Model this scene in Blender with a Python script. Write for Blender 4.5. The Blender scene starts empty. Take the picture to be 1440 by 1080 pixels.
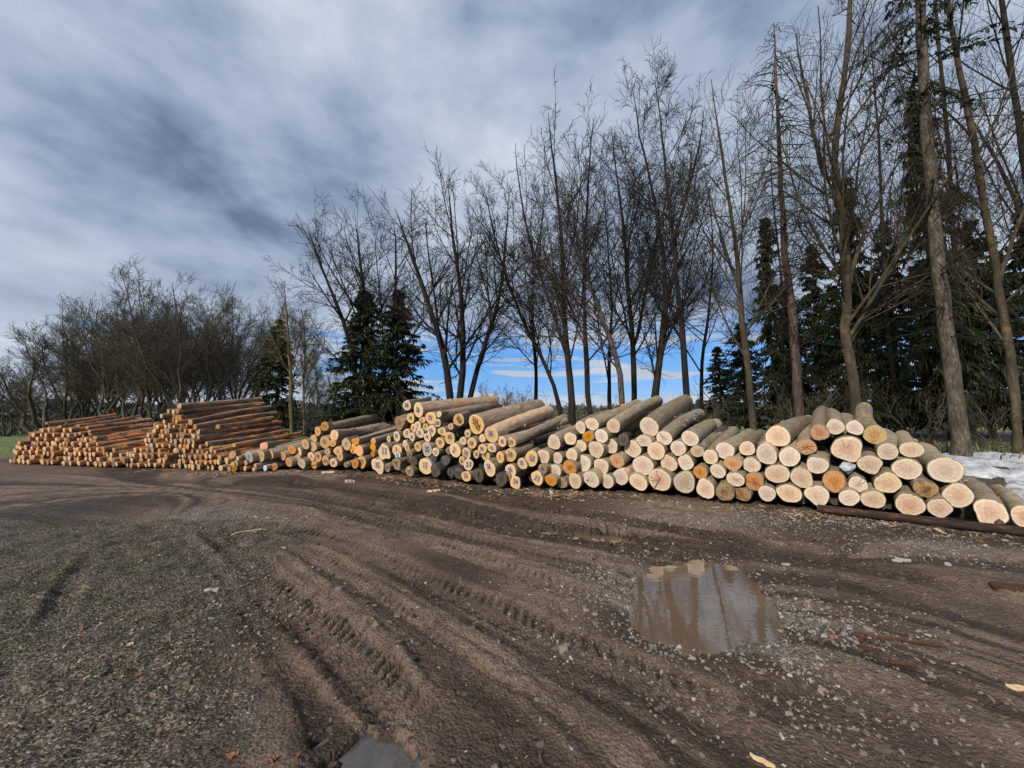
import bpy, math, random
import numpy as np
from mathutils import Vector, Matrix, Quaternion

# ------------------------------------------------------------------ camera, sky, sun, exposure
SC = bpy.context.scene
COL = SC.collection
rng = np.random.default_rng(7)
random.seed(7)
FPX, CX, CY = 541.0, 720.0, 540.0          # focal length and centre in pixels of the 1440x1080 photograph
PITCH = math.radians(5.5)
CAMH = 1.6
cam_d = bpy.data.cameras.new('camera')
cam_d.sensor_width = 36.0
cam_d.lens = FPX / 1440.0 * 36.0
cam_d.clip_start = 0.05
cam_d.clip_end = 3000.0
cam = bpy.data.objects.new('camera', cam_d)
COL.objects.link(cam)
cam.location = (0, 0, CAMH)
cam.rotation_euler = (math.radians(90) + PITCH, 0, 0)
SC.camera = cam
SC.view_settings.view_transform = 'Standard'
SC.view_settings.look = 'None'
SC.view_settings.gamma = 1.0
SC.view_settings.exposure = 0.85
SC.view_settings.use_curve_mapping = False
EXPO = 2 ** SC.view_settings.exposure

SUN_EL, SUN_AZ = math.radians(33), math.radians(216)      # azimuth measured clockwise from +Y: behind the camera, to its left
sun_d = bpy.data.lights.new('sun', 'SUN')
sun_d.energy = 2.5
sun_d.angle = math.radians(5)
sun_d.color = (1.0, 0.93, 0.84)
sun = bpy.data.objects.new('sun', sun_d)
COL.objects.link(sun)
sd = Vector((math.sin(SUN_AZ) * math.cos(SUN_EL), math.cos(SUN_AZ) * math.cos(SUN_EL), math.sin(SUN_EL)))
sun.rotation_euler = sd.to_track_quat('Z', 'Y').to_euler()


class NT:
    """small helper to write node trees"""
    def __init__(self, tree):
        self.t = tree
        tree.nodes.clear()

    def n(self, kind, **kw):
        nd = self.t.nodes.new(kind)
        for k, v in kw.items():
            if k == 'inp':
                for kk, vv in v.items():
                    self.set(nd, kk, vv)
            else:
                setattr(nd, k, v)
        return nd

    def set(self, nd, key, v):
        s = nd.inputs[key]
        if hasattr(v, 'is_output') or isinstance(v, bpy.types.NodeSocket):
            self.t.links.new(v, s)
        elif isinstance(v, bpy.types.Node):
            self.t.links.new(v.outputs[0], s)
        else:
            if isinstance(v, (tuple, list)) and len(v) == 3 and s.type == 'RGBA':
                v = (*v, 1.0)
            s.default_value = v

    def math(self, op, a, b=0.0, c=None, clamp=False):
        nd = self.n('ShaderNodeMath', operation=op, use_clamp=clamp)
        self.set(nd, 0, a)
        self.set(nd, 1, b)
        if c is not None:
            self.set(nd, 2, c)
        return nd.outputs[0]

    def mix(self, f, a, b, mode='MIX'):
        nd = self.n('ShaderNodeMix', data_type='RGBA', blend_type=mode)
        self.set(nd, 0, f)
        self.set(nd, 6, a)
        self.set(nd, 7, b)
        return nd.outputs[2]

    def ramp(self, f, stops, interp='LINEAR'):
        nd = self.n('ShaderNodeValToRGB')
        cr = nd.color_ramp
        cr.interpolation = interp
        while len(cr.elements) > 1:
            cr.elements.remove(cr.elements[-1])
        cr.elements[0].position = stops[0][0]
        for i, (p, c) in enumerate(stops):
            e = cr.elements[0] if i == 0 else cr.elements.new(p)
            if not isinstance(c, (tuple, list)):
                c = (c, c, c)
            e.color = (*c[:3], 1.0)
        self.set(nd, 0, f)
        return nd.outputs[0]

    def noise(self, vec, scale, detail=4.0, rough=0.55, dist=0.0, ntype='FBM', dim='3D'):
        nd = self.n('ShaderNodeTexNoise', noise_dimensions=dim)
        nd.noise_type = ntype
        if vec is not None:
            self.set(nd, 'Vector', vec)
        self.set(nd, 'Scale', scale)
        self.set(nd, 'Detail', detail)
        self.set(nd, 'Roughness', rough)
        self.set(nd, 'Distortion', dist)
        return nd.outputs[0]

    def mapping(self, vec, scale=(1, 1, 1), loc=(0, 0, 0), rot=(0, 0, 0)):
        nd = self.n('ShaderNodeMapping')
        self.set(nd, 'Vector', vec)
        self.set(nd, 'Scale', scale)
        self.set(nd, 'Location', loc)
        self.set(nd, 'Rotation', rot)
        return nd.outputs[0]

    def bump(self, h, strength=0.5, dist=0.02, normal=None):
        nd = self.n('ShaderNodeBump')
        self.set(nd, 'Strength', strength)
        self.set(nd, 'Distance', dist)
        self.set(nd, 'Height', h)
        if normal is not None:
            self.set(nd, 'Normal', normal)
        return nd.outputs[0]


def srgb(r, g, b):
    f = lambda c: ((c / 255.0 + 0.055) / 1.055) ** 2.4 if c > 10 else c / 255.0 / 12.92
    return (f(r), f(g), f(b))


# ---- the sky: a Nishita sky in the far gaps, under a wide streaked layer of cloud
world = bpy.data.worlds.new('World')
SC.world = world
world.use_nodes = True
w = NT(world.node_tree)
tc = w.n('ShaderNodeTexCoord')
sep = w.n('ShaderNodeSeparateXYZ', inp={0: tc.outputs['Generated']})
dx_, dy_, dz_ = sep.outputs
sky = w.n('ShaderNodeTexSky', sky_type='NISHITA')
sky.sun_disc = False
sky.sun_elevation = SUN_EL
sky.sun_rotation = SUN_AZ
sky.air_density = 1.0
sky.dust_density = 0.3
sky.ozone_density = 3.0
zc = w.math('ADD', w.math('MAXIMUM', dz_, 0.0), 0.10)
cxy = w.n('ShaderNodeCombineXYZ', inp={0: w.math('DIVIDE', dx_, zc), 1: w.math('DIVIDE', dy_, zc), 2: 0.0})
cp = cxy.outputs[0]
STR = 0.1
k = 1.0 / STR / EXPO
big = w.noise(w.mapping(cp, (0.62, 0.30, 1), (3.1, 1.7, 0), (0, 0, math.radians(8))), 1.6, 5.0, 0.52, 0.25)
mid = w.noise(w.mapping(cp, (1.0, 0.55, 1), (7.3, 0.4, 0), (0, 0, math.radians(8))), 2.0, 7.0, 0.54, 0.2)
puff = w.noise(w.mapping(tc.outputs['Generated'], (1.7, 1.7, 3.2), (0.4, 0.0, 0.3)), 2.0, 8.0, 0.55, 0.15)
dens = w.math('ADD', w.math('MULTIPLY', big, 0.30), w.math('ADD', w.math('MULTIPLY', mid, 0.18), w.math('MULTIPLY', puff, 0.52)))
def lobe(px, py, width):
    a_, b_ = (px - CX) / FPX, -(py - CY) / FPX
    v_ = Vector((a_, math.cos(PITCH) - b_ * math.sin(PITCH), math.sin(PITCH) + b_ * math.cos(PITCH))).normalized()
    dn = w.n('ShaderNodeVectorMath', operation='DOT_PRODUCT', inp={0: tc.outputs['Generated'], 1: tuple(v_)})
    return w.ramp(dn.outputs['Value'], [(math.cos(width), 0.0), (1.0, 1.0)], 'EASE')


# broad masses of the cloud deck: a thin bright part high in the middle, thick dark ones to the left
dens = w.math('ADD', dens, w.math('MULTIPLY', lobe(620, 90, 0.50), 0.055))
dens = w.math('ADD', dens, w.math('MULTIPLY', lobe(10, 330, 0.30), 0.04))
dens = w.math('SUBTRACT', dens, w.math('MULTIPLY', lobe(340, 250, 0.36), 0.035))
dens = w.math('SUBTRACT', dens, w.math('MULTIPLY', lobe(120, 130, 0.40), 0.03))
dens = w.math('SUBTRACT', dens, w.math('MULTIPLY', lobe(860, 60, 0.25), 0.015))
ccol = w.ramp(dens, [(0.36, tuple(c * k for c in srgb(106, 124, 154))), (0.42, tuple(c * k for c in srgb(138, 155, 182))),
                     (0.48, tuple(c * k for c in srgb(164, 179, 203))), (0.55, tuple(c * k for c in srgb(184, 197, 216))),
                     (0.65, tuple(c * k for c in srgb(212, 220, 233)))])
# gaps of blue low down
gapn = w.noise(w.mapping(tc.outputs['Generated'], (1.5, 1.5, 15.0), (0.35, 0.0, 0.55)), 2.4, 8.0, 0.62, 0.4)
elev = w.ramp(dz_, [(0.0, 0.40), (0.04, 0.52), (0.09, 0.68), (0.15, 0.72), (0.20, 0.60), (0.25, 0.36), (0.32, 0.10), (0.40, 0.0)])
az = w.math('DIVIDE', dx_, w.math('MAXIMUM', dy_, 0.05))
azf = w.ramp(w.math('MULTIPLY_ADD', az, 0.25, 0.5), [(0.10, 0.05), (0.36, 0.30), (0.45, 1.0), (0.72, 1.0), (0.85, 0.9)])
elev = w.math('MULTIPLY', elev, azf)
gapcut = w.ramp(dz_, [(0.17, 1.0), (0.27, 0.0)])
gap = w.ramp(w.math('SUBTRACT', w.math('ADD', w.math('MULTIPLY', gapn, 3.2), elev), 1.56), [(0.42, 0.0), (0.62, 1.0)])
blue = w.mix(0.75, sky.outputs[0], tuple(c * k for c in srgb(48, 138, 222)))
gap = w.math('MULTIPLY', gap, gapcut)
# clouds low in the distance are whiter
low = w.ramp(dz_, [(0.0, 0.75), (0.12, 0.5), (0.3, 0.0)])
ccol2 = w.mix(low, ccol, tuple(c * k for c in srgb(205, 214, 228)))
final = w.mix(gap, ccol2, blue)
bg = w.n('ShaderNodeBackground', inp={'Color': final, 'Strength': STR})
out = w.n('ShaderNodeOutputWorld')
w.t.links.new(bg.outputs[0], out.inputs[0])


# ------------------------------------------------------------------ geometry helpers
def ray(px, py):
    """direction in the world through a point of the photograph"""
    a, b = (px - CX) / FPX, -(py - CY) / FPX
    c, s = math.cos(PITCH), math.sin(PITCH)
    return np.array((a, c - b * s, s + b * c))


def gp(px, py, h=0.0):
    d = ray(px, py)
    t = (h - CAMH) / d[2]
    return d[0] * t, d[1] * t


def at_depth(px, py, Y):
    d = ray(px, py)
    t = Y / d[1]
    return np.array((d[0] * t, Y, CAMH + d[2] * t))


def proj(p):
    c, s = math.cos(PITCH), math.sin(PITCH)
    x, y, z = p[0], p[1], p[2] - CAMH
    f = y * c + z * s
    u = -y * s + z * c
    return CX + FPX * x / f, CY - FPX * u / f, f


def mesh_from(name, V, F, mats, mat_idx=None, smooth=True, attrs=None):
    """V (n,3); F list of (m,k) int arrays with k corners"""
    me = bpy.data.meshes.new(name)
    if not isinstance(F, list):
        F = [F]
    F = [np.asarray(f) for f in F if len(f)]
    nf = sum(len(f) for f in F)
    nl = sum(f.size for f in F)
    me.vertices.add(len(V))
    me.vertices.foreach_set('co', np.asarray(V, dtype=np.float32).ravel())
    me.loops.add(nl)
    me.loops.foreach_set('vertex_index', np.concatenate([f.ravel() for f in F]).astype(np.int32))
    me.polygons.add(nf)
    tot = np.concatenate([np.full(len(f), f.shape[1]) for f in F])
    st = np.concatenate([[0], np.cumsum(tot)[:-1]])
    me.polygons.foreach_set('loop_start', st.astype(np.int32))
    if mat_idx is not None:
        me.polygons.foreach_set('material_index', np.asarray(mat_idx, dtype=np.int32))
    me.polygons.foreach_set('use_smooth', np.full(nf, smooth))
    for m in (mats if isinstance(mats, (list, tuple)) else [mats]):
        me.materials.append(m)
    if attrs:
        for kk, vv in attrs.items():
            vv = np.asarray(vv, dtype=np.float32)
            if vv.ndim == 1:
                a = me.attributes.new(kk, 'FLOAT', 'POINT')
                a.data.foreach_set('value', vv)
            else:
                a = me.attributes.new(kk, 'FLOAT_VECTOR', 'POINT')
                a.data.foreach_set('vector', vv.ravel())
    me.update(calc_edges=True)
    return me


def link(name, data, parent=None, loc=None, label=None, cat=None, group=None, kind=None):
    o = bpy.data.objects.new(name, data)
    COL.objects.link(o)
    if parent is not None:
        o.parent = parent
    if loc is not None:
        o.location = loc
    if label:
        o['label'] = label
    if cat:
        o['category'] = cat
    if group:
        o['group'] = group
    if kind:
        o['kind'] = kind
    return o


def tubes(P, R, sides, cap=False):
    """P (N,K,3) centre lines, R (N,K) radii -> verts, quads"""
    N, K, _ = P.shape
    T = np.empty_like(P)
    T[:, 1:-1] = P[:, 2:] - P[:, :-2] if K > 2 else T[:, 1:-1]
    T[:, 0] = P[:, 1] - P[:, 0]
    T[:, -1] = P[:, -1] - P[:, -2]
    T /= np.linalg.norm(T, axis=2, keepdims=True) + 1e-9
    ref = np.where(np.abs(T[:, :1, 2:3]) > 0.8, np.array([[[1.0, 0, 0]]]), np.array([[[0, 0, 1.0]]]))
    A = np.cross(T, np.broadcast_to(ref, T.shape))
    A /= np.linalg.norm(A, axis=2, keepdims=True) + 1e-9
    B = np.cross(T, A)
    th = np.arange(sides) * 2 * math.pi / sides
    V = (P[:, :, None] + R[:, :, None, None] * (A[:, :, None] * np.cos(th)[None, None, :, None] + B[:, :, None] * np.sin(th)[None, None, :, None]))
    idx = np.arange(N * K * sides).reshape(N, K, sides)
    a = idx[:, :-1]
    b = idx[:, 1:]
    F = np.stack([a, np.roll(a, -1, 2), np.roll(b, -1, 2), b], -1).reshape(-1, 4)
    return V.reshape(-1, 3), F


class Bag:
    def __init__(self):
        self.V, self.F, self.n, self.A = [], {}, 0, []

    def add(self, V, F, a=None):
        F = np.asarray(F)
        self.V.append(V)
        self.F.setdefault(F.shape[1], []).append(F + self.n)
        self.n += len(V)
        self.A.append(np.full(len(V), 0.0 if a is None else a) if np.isscalar(a) or a is None else a)

    def mesh(self, name, mats, smooth=True, attr=None):
        V = np.concatenate(self.V)
        F = [np.concatenate(v) for v in self.F.values()]
        return mesh_from(name, V, F, mats, smooth=smooth, attrs={attr: np.concatenate(self.A)} if attr else None)


_lat = np.random.default_rng(11).random((256, 256))


def vnoise(x, y):
    xi, yi = np.floor(x).astype(int), np.floor(y).astype(int)
    fx, fy = x - xi, y - yi
    fx = fx * fx * (3 - 2 * fx)
    fy = fy * fy * (3 - 2 * fy)
    a = _lat[xi & 255, yi & 255]
    b = _lat[(xi + 1) & 255, yi & 255]
    c = _lat[xi & 255, (yi + 1) & 255]
    d = _lat[(xi + 1) & 255, (yi + 1) & 255]
    return (a * (1 - fx) + b * fx) * (1 - fy) + (c * (1 - fx) + d * fx) * fy


def fbm(x, y, f, o=4, g=0.5):
    s, a, n = 0.0, 1.0, 0.0
    for i in range(o):
        s = s + a * (vnoise(x * f + 17.3 * i, y * f + 41.7 * i) - 0.5)
        n += a
        a *= g
        f *= 2.03
    return s / n * 2


def sstep(a, b, x):
    t = np.clip((x - a) / (b - a), 0, 1)
    return t * t * (3 - 2 * t)


# ------------------------------------------------------------------ where the piles stand: foot line of the log ends
BASE = [(10, 652), (100, 656), (170, 658), (250, 660), (330, 664), (400, 662), (450, 662), (520, 665), (570, 673), (640, 681), (700, 688),
        (760, 690), (830, 693), (900, 697), (960, 703), (1000, 708), (1060, 712), (1130, 720), (1200, 728), (1260, 734), (1330, 742), (1400, 748), (1440, 753)]
FL = np.array([gp(*b) for b in BASE])
FL = np.vstack([[FL[0, 0] - 40, FL[0, 1] + 3], FL, [FL[-1, 0] + 8, FL[-1, 1] - 3.5]])
FU = FL[1:-1, 0] / FL[1:-1, 1]


def front_y(x):
    return np.interp(x, FL[:, 0], FL[:, 1])


def bank(x, y):
    """height of the rising ground behind the log ends"""
    d = (y - front_y(x)) * 0.88
    m = sstep(-24, -19, x)
    far = 1 - sstep(20, 60, d)
    return (0.80 * sstep(0.5, 5.0, d) + 0.1 * sstep(5, 10, d)) * m * far + 0.35 * fbm(x, y, 0.07, 2) * sstep(6, 20, d)


PUD = []      # puddles: centre, angles, radii, level, depth


def puddle(outline, level, depth):
    pts = np.array([gp(*p, level) for p in outline])
    c = pts.mean(0)
    d = pts - c
    th = np.arctan2(d[:, 1], d[:, 0])
    o = np.argsort(th)
    PUD.append((c, th[o], np.hypot(d[o, 0], d[o, 1]), level, depth))


puddle([(887, 852), (893, 828), (915, 806), (950, 793), (985, 788), (1020, 796), (1050, 808), (1075, 835), (1098, 868), (1095, 892), (1055, 910),
        (1000, 917), (950, 912), (905, 893), (888, 872)], -0.045, 0.055)
puddle([(455, 1078), (470, 1058), (505, 1040), (545, 1042), (565, 1060), (560, 1085), (500, 1100)], -0.045, 0.007)
puddle([(795, 753), (830, 751), (872, 757), (908, 766), (872, 765), (825, 759)], -0.085, 0.01)


def pud_rho(p, x, y):
    c, th, R, lv, dp = p
    dx, dy = x - c[0], y - c[1]
    a = np.arctan2(dy, dx)
    t3 = np.concatenate([th - 2 * math.pi, th, th + 2 * math.pi])
    r3 = np.concatenate([R, R, R])
    rr = np.interp(a, t3, r3)
    return np.hypot(dx, dy) / rr, rr


TRK = [  # pixels along the track, width, depth, lug height, lug pitch, wet
    ([(380, 676), (470, 684), (600, 705), (740, 738), (880, 758), (1040, 777), (1200, 797), (1330, 822), (1460, 850)], 0.46, 0.07, 0.034, 0.15, 1.0),
    ([(500, 672), (620, 684), (760, 712), (900, 737), (1040, 762), (1150, 778)], 0.40, 0.055, 0.030, 0.15, 1.0),
    ([(290, 740), (340, 782), (385, 832), (440, 872), (500, 925), (560, 985), (640, 1075)], 0.36, 0.034, 0.040, 0.092, 0.6),
    ([(160, 712), (240, 752), (310, 812), (390, 900), (455, 985), (520, 1090)], 0.28, 0.014, 0.012, 0.085, 0.5),
    ([(300, 722), (420, 745), (520, 780), (600, 812), (690, 855), (800, 905), (950, 965), (1150, 1060)], 0.38, 0.036, 0.032, 0.100, 0.6),
    ([(-60, 716), (20, 721), (90, 730), (160, 738), (230, 728)], 0.45, 0.05, 0.02, 0.2, 1.0),
    ([(-40, 700), (60, 704), (150, 714), (240, 722)], 0.35, 0.03, 0.02, 0.2, 0.5),
    ([(150, 762), (110, 800), (80, 850), (50, 905)], 0.20, 0.035, 0.01, 0.15, 0.3),
    ([(330, 712), (450, 725), (560, 748), (680, 788), (800, 826), (900, 872)], 0.36, 0.02, 0.017, 0.10, 0.35),
    ([(700, 880), (760, 925), (820, 985), (870, 1075)], 0.34, 0.025, 0.019, 0.095, 0.5),
    ([(900, 935), (1040, 965), (1200, 1010), (1420, 1085)], 0.40, 0.03, 0.019, 0.11, 0.8),
    ([(1120, 800), (1260, 840), (1440, 905)], 0.45, 0.03, 0.012, 0.2, 0.9),
    ([(60, 662), (200, 672), (340, 684), (470, 700), (620, 728)], 0.5, 0.03, 0.02, 0.2, 0.7),
    ([(400, 760), (470, 800), (540, 850), (620, 920), (690, 1000), (740, 1090)], 0.34, 0.026, 0.028, 0.092, 0.5),
    ([(420, 716), (560, 735), (700, 766), (820, 800), (900, 832)], 0.34, 0.028, 0.018, 0.11, 0.6),
    ([(250, 745), (300, 790), (350, 850), (410, 930), (450, 1010), (480, 1090)], 0.16, 0.02, 0.012, 0.08, 0.35),
    ([(560, 700), (700, 728), (840, 765), (930, 790)], 0.30, 0.03, 0.018, 0.13, 0.8),
    ([(1000, 1010), (1120, 990), (1280, 975), (1440, 985)], 0.34, 0.022, 0.015, 0.11, 0.6),
    ([(860, 728), (1000, 745), (1150, 762), (1300, 778), (1440, 800)], 0.30, 0.02, 0.012, 0.15, 0.45),
]


def track_field(x, y):
    h = np.zeros_like(x)
    wet = np.zeros_like(x)
    lugm = np.zeros_like(x)
    wob = 0.04 * fbm(x, y, 1.3, 2)
    for pts, wd, dp, lh, pitch, wt in TRK:
        g = np.array([gp(*p) for p in pts])
        # round the corners of the path
        for _ in range(2):
            q = [g[0]]
            for i in range(len(g) - 1):
                q += [g[i] * 0.75 + g[i + 1] * 0.25, g[i] * 0.25 + g[i + 1] * 0.75]
            q.append(g[-1])
            g = np.array(q)
        lo, hi = g.min(0) - 1, g.max(0) + 1
        m = (x > lo[0]) & (x < hi[0]) & (y > lo[1]) & (y < hi[1])
        ii = np.nonzero(m)[0]
        if not len(ii):
            continue
        X, Y = x[ii], y[ii]
        best = np.full(len(ii), 9.0)
        S = np.zeros(len(ii))
        L = np.zeros(len(ii))
        s0 = 0.0
        for a, b in zip(g[:-1], g[1:]):
            d = b - a
            ln = math.hypot(*d)
            if ln < 1e-4:
                continue
            d = d / ln
            t = np.clip((X - a[0]) * d[0] + (Y - a[1]) * d[1], 0, ln)
            ex, ey = X - a[0] - d[0] * t, Y - a[1] - d[1] * t
            dist = np.hypot(ex, ey)
            lat = d[0] * ey - d[1] * ex
            u = dist < best
            best = np.where(u, dist, best)
            S = np.where(u, s0 + t, S)
            L = np.where(u, lat, L)
            s0 += ln
        lat = L + wob[ii]
        al = np.abs(lat)
        ends = sstep(0, 0.8, S) * sstep(0, 0.8, s0 - S)
        patch = 0.60 + 0.40 * sstep(-0.25, 0.25, fbm(X + 3.3 * wd, Y, 0.8, 2) + 0.2)
        inside = 1 - sstep(wd * 0.42, wd * 0.56, al)
        rim = np.exp(-((al - wd * 0.60) / 0.05) ** 2)
        ph = (S + al * 0.62 + 0.03 * fbm(X, Y, 3, 2)) / pitch
        tri = np.abs((ph % 1.0) - 0.5) * 2
        lug = (sstep(0.22, 0.72, tri) - 0.5) * (0.45 + 0.9 * sstep(-0.35, 0.35, fbm(X, Y, 5.0, 2)))
        edge_m = sstep(0.02, 0.07, al)
        e = ends * patch
        h[ii] += e * (-dp * inside + 0.45 * dp * rim + lh * lug * inside * edge_m)
        wet[ii] = np.maximum(wet[ii], ends * wt * (1 - sstep(wd * 0.45, wd * 0.9, al)) * (0.6 + 0.4 * patch))
        lugm[ii] = np.maximum(lugm[ii], e * inside * edge_m * (0.5 - lug) * min(1, lh / 0.03))
    return h, wet, lugm


FLOW = [0, 1, 2, 3]


def flow_coord(x, y):
    """which lane of the sweeping track a point lies in, and how far along"""
    lanes = [TRK[3][0], TRK[2][0], TRK[4][0], TRK[1][0], TRK[0][0]]
    idx_ = [0.0, 0.9, 2.4, 4.2, 5.0]
    num, den = np.zeros_like(x), np.zeros_like(x)
    S = np.zeros_like(x)
    for pts, iv in zip(lanes, idx_):
        g = np.array([gp(*p) for p in pts])
        best = np.full(x.shape, 1e9)
        sb = np.zeros_like(x)
        s0 = 0.0
        for a, b in zip(g[:-1], g[1:]):
            d = b - a
            ln = math.hypot(*d)
            d = d / ln
            t = np.clip((x - a[0]) * d[0] + (y - a[1]) * d[1], 0, ln)
            dist = (x - a[0] - d[0] * t) ** 2 + (y - a[1] - d[1] * t) ** 2
            u = dist < best
            best = np.where(u, dist, best)
            sb = np.where(u, s0 + t, sb)
            s0 += ln
        w_ = 1 / (best + 0.02) ** 1.5
        num += iv * w_
        den += w_
        S += sb * w_
    return num / den, S / den


def gblob(x, y, px, py, rx, ry, rot=0.0):
    c = gp(px, py)
    dx, dy = x - c[0], y - c[1]
    cr, sr = math.cos(rot), math.sin(rot)
    a, b = dx * cr + dy * sr, -dx * sr + dy * cr
    return np.exp(-((a / rx) ** 2 + (b / ry) ** 2))


def ground_h(x, y, detail=True, masks=False):
    x = np.asarray(x, dtype=float)
    y = np.asarray(y, dtype=float)
    h = bank(x, y)
    d = (y - front_y(x)) * 0.88
    road = 1 - sstep(-0.3, 0.8, d)
    near = 1 - sstep(25, 60, np.hypot(x, y))
    h = h + near * (0.035 * fbm(x, y, 0.45, 3))
    n2 = fbm(x, y, 2.2, 3)
    n3 = fbm(x, y, 7.0, 4, 0.62)
    n4 = fbm(x, y, 19.0, 2)
    left = sstep(0.0, 1.0, (-(x + 1.0) - 0.42 * (y - 2.0)) * 0.9 + 0.5 * fbm(x, y, 0.9, 3)) * (1 - sstep(5.0, 6.8, y + 0.1 * x))
    rough_ = 0.55 + 0.5 * sstep(-0.2, 0.4, fbm(x, y, 0.7, 2)) + 0.5 * left
    nd = fbm(0.55 * x + 0.83 * y, 2.6 * (-0.83 * x + 0.55 * y), 3.0, 3)
    h = h + near * (0.016 * n2 + 0.022 * n3 * rough_ + 0.010 * n4 * rough_ + 0.012 * nd)
    near_m = (np.abs(x) < 14) & (y < 15) & (y > 0.5)
    ku = np.zeros_like(x)
    ks = np.zeros_like(x)
    if near_m.any():
        ku[near_m], ks[near_m] = flow_coord(x[near_m], y[near_m])
    streak = (vnoise(ku * 5.5, ks * 0.35) * 0.6 + vnoise(ku * 14.0 + 9, ks * 0.8) * 0.4 - 0.5) * 2 * near_m
    roadm = (1 - left) * (1 - sstep(-0.6, 0.2, d))
    h = h + near_m * roadm * 0.011 * streak
    th, wet, lug = track_field(x, y)
    h = h + th
    inner = np.zeros_like(x)
    for p in PUD:
        rho, rr = pud_rho(p, x, y)
        rho = rho + (0.20 if p is PUD[0] else 1.8) * fbm(x, y, 4.0 if p is PUD[0] else 8.0, 4, 0.6)
        bowl = p[3] - p[4] * sstep(1.0, 0.45, rho) + (rho - 1.0) * 0.10
        if p is not PUD[0]:
            bowl = bowl + 0.022 * n3 + 0.012 * n4
        k_ = 1 - sstep(1.0, 1.45, rho)
        h = h * (1 - k_) + (bowl + 0.15 * (h - bank(x, y))) * k_
        if p is not PUD[2]:
            h = np.where((rho > 1.0) & (rho < 2.2), np.maximum(h, p[3] + 0.004 + 0.006 * n3), h)
        inner = np.maximum(inner, (1 - sstep(0.95, 1.25, rho)))
    if not masks:
        return h
    return h, d, left, wet, lug, inner, streak * roadm, n3

# ------------------------------------------------------------------ materials
def new_mat(name):
    m = bpy.data.materials.new(name)
    m.use_nodes = True
    t = NT(m.node_tree)
    o = t.n('ShaderNodeOutputMaterial')
    b = t.n('ShaderNodeBsdfPrincipled')
    t.t.links.new(b.outputs[0], o.inputs[0])
    return m, t, b


def attr(t, name):
    return t.n('ShaderNodeAttribute', attribute_name=name).outputs['Fac']


def objinfo(t):
    return t.n('ShaderNodeObjectInfo').outputs['Random']


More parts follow.
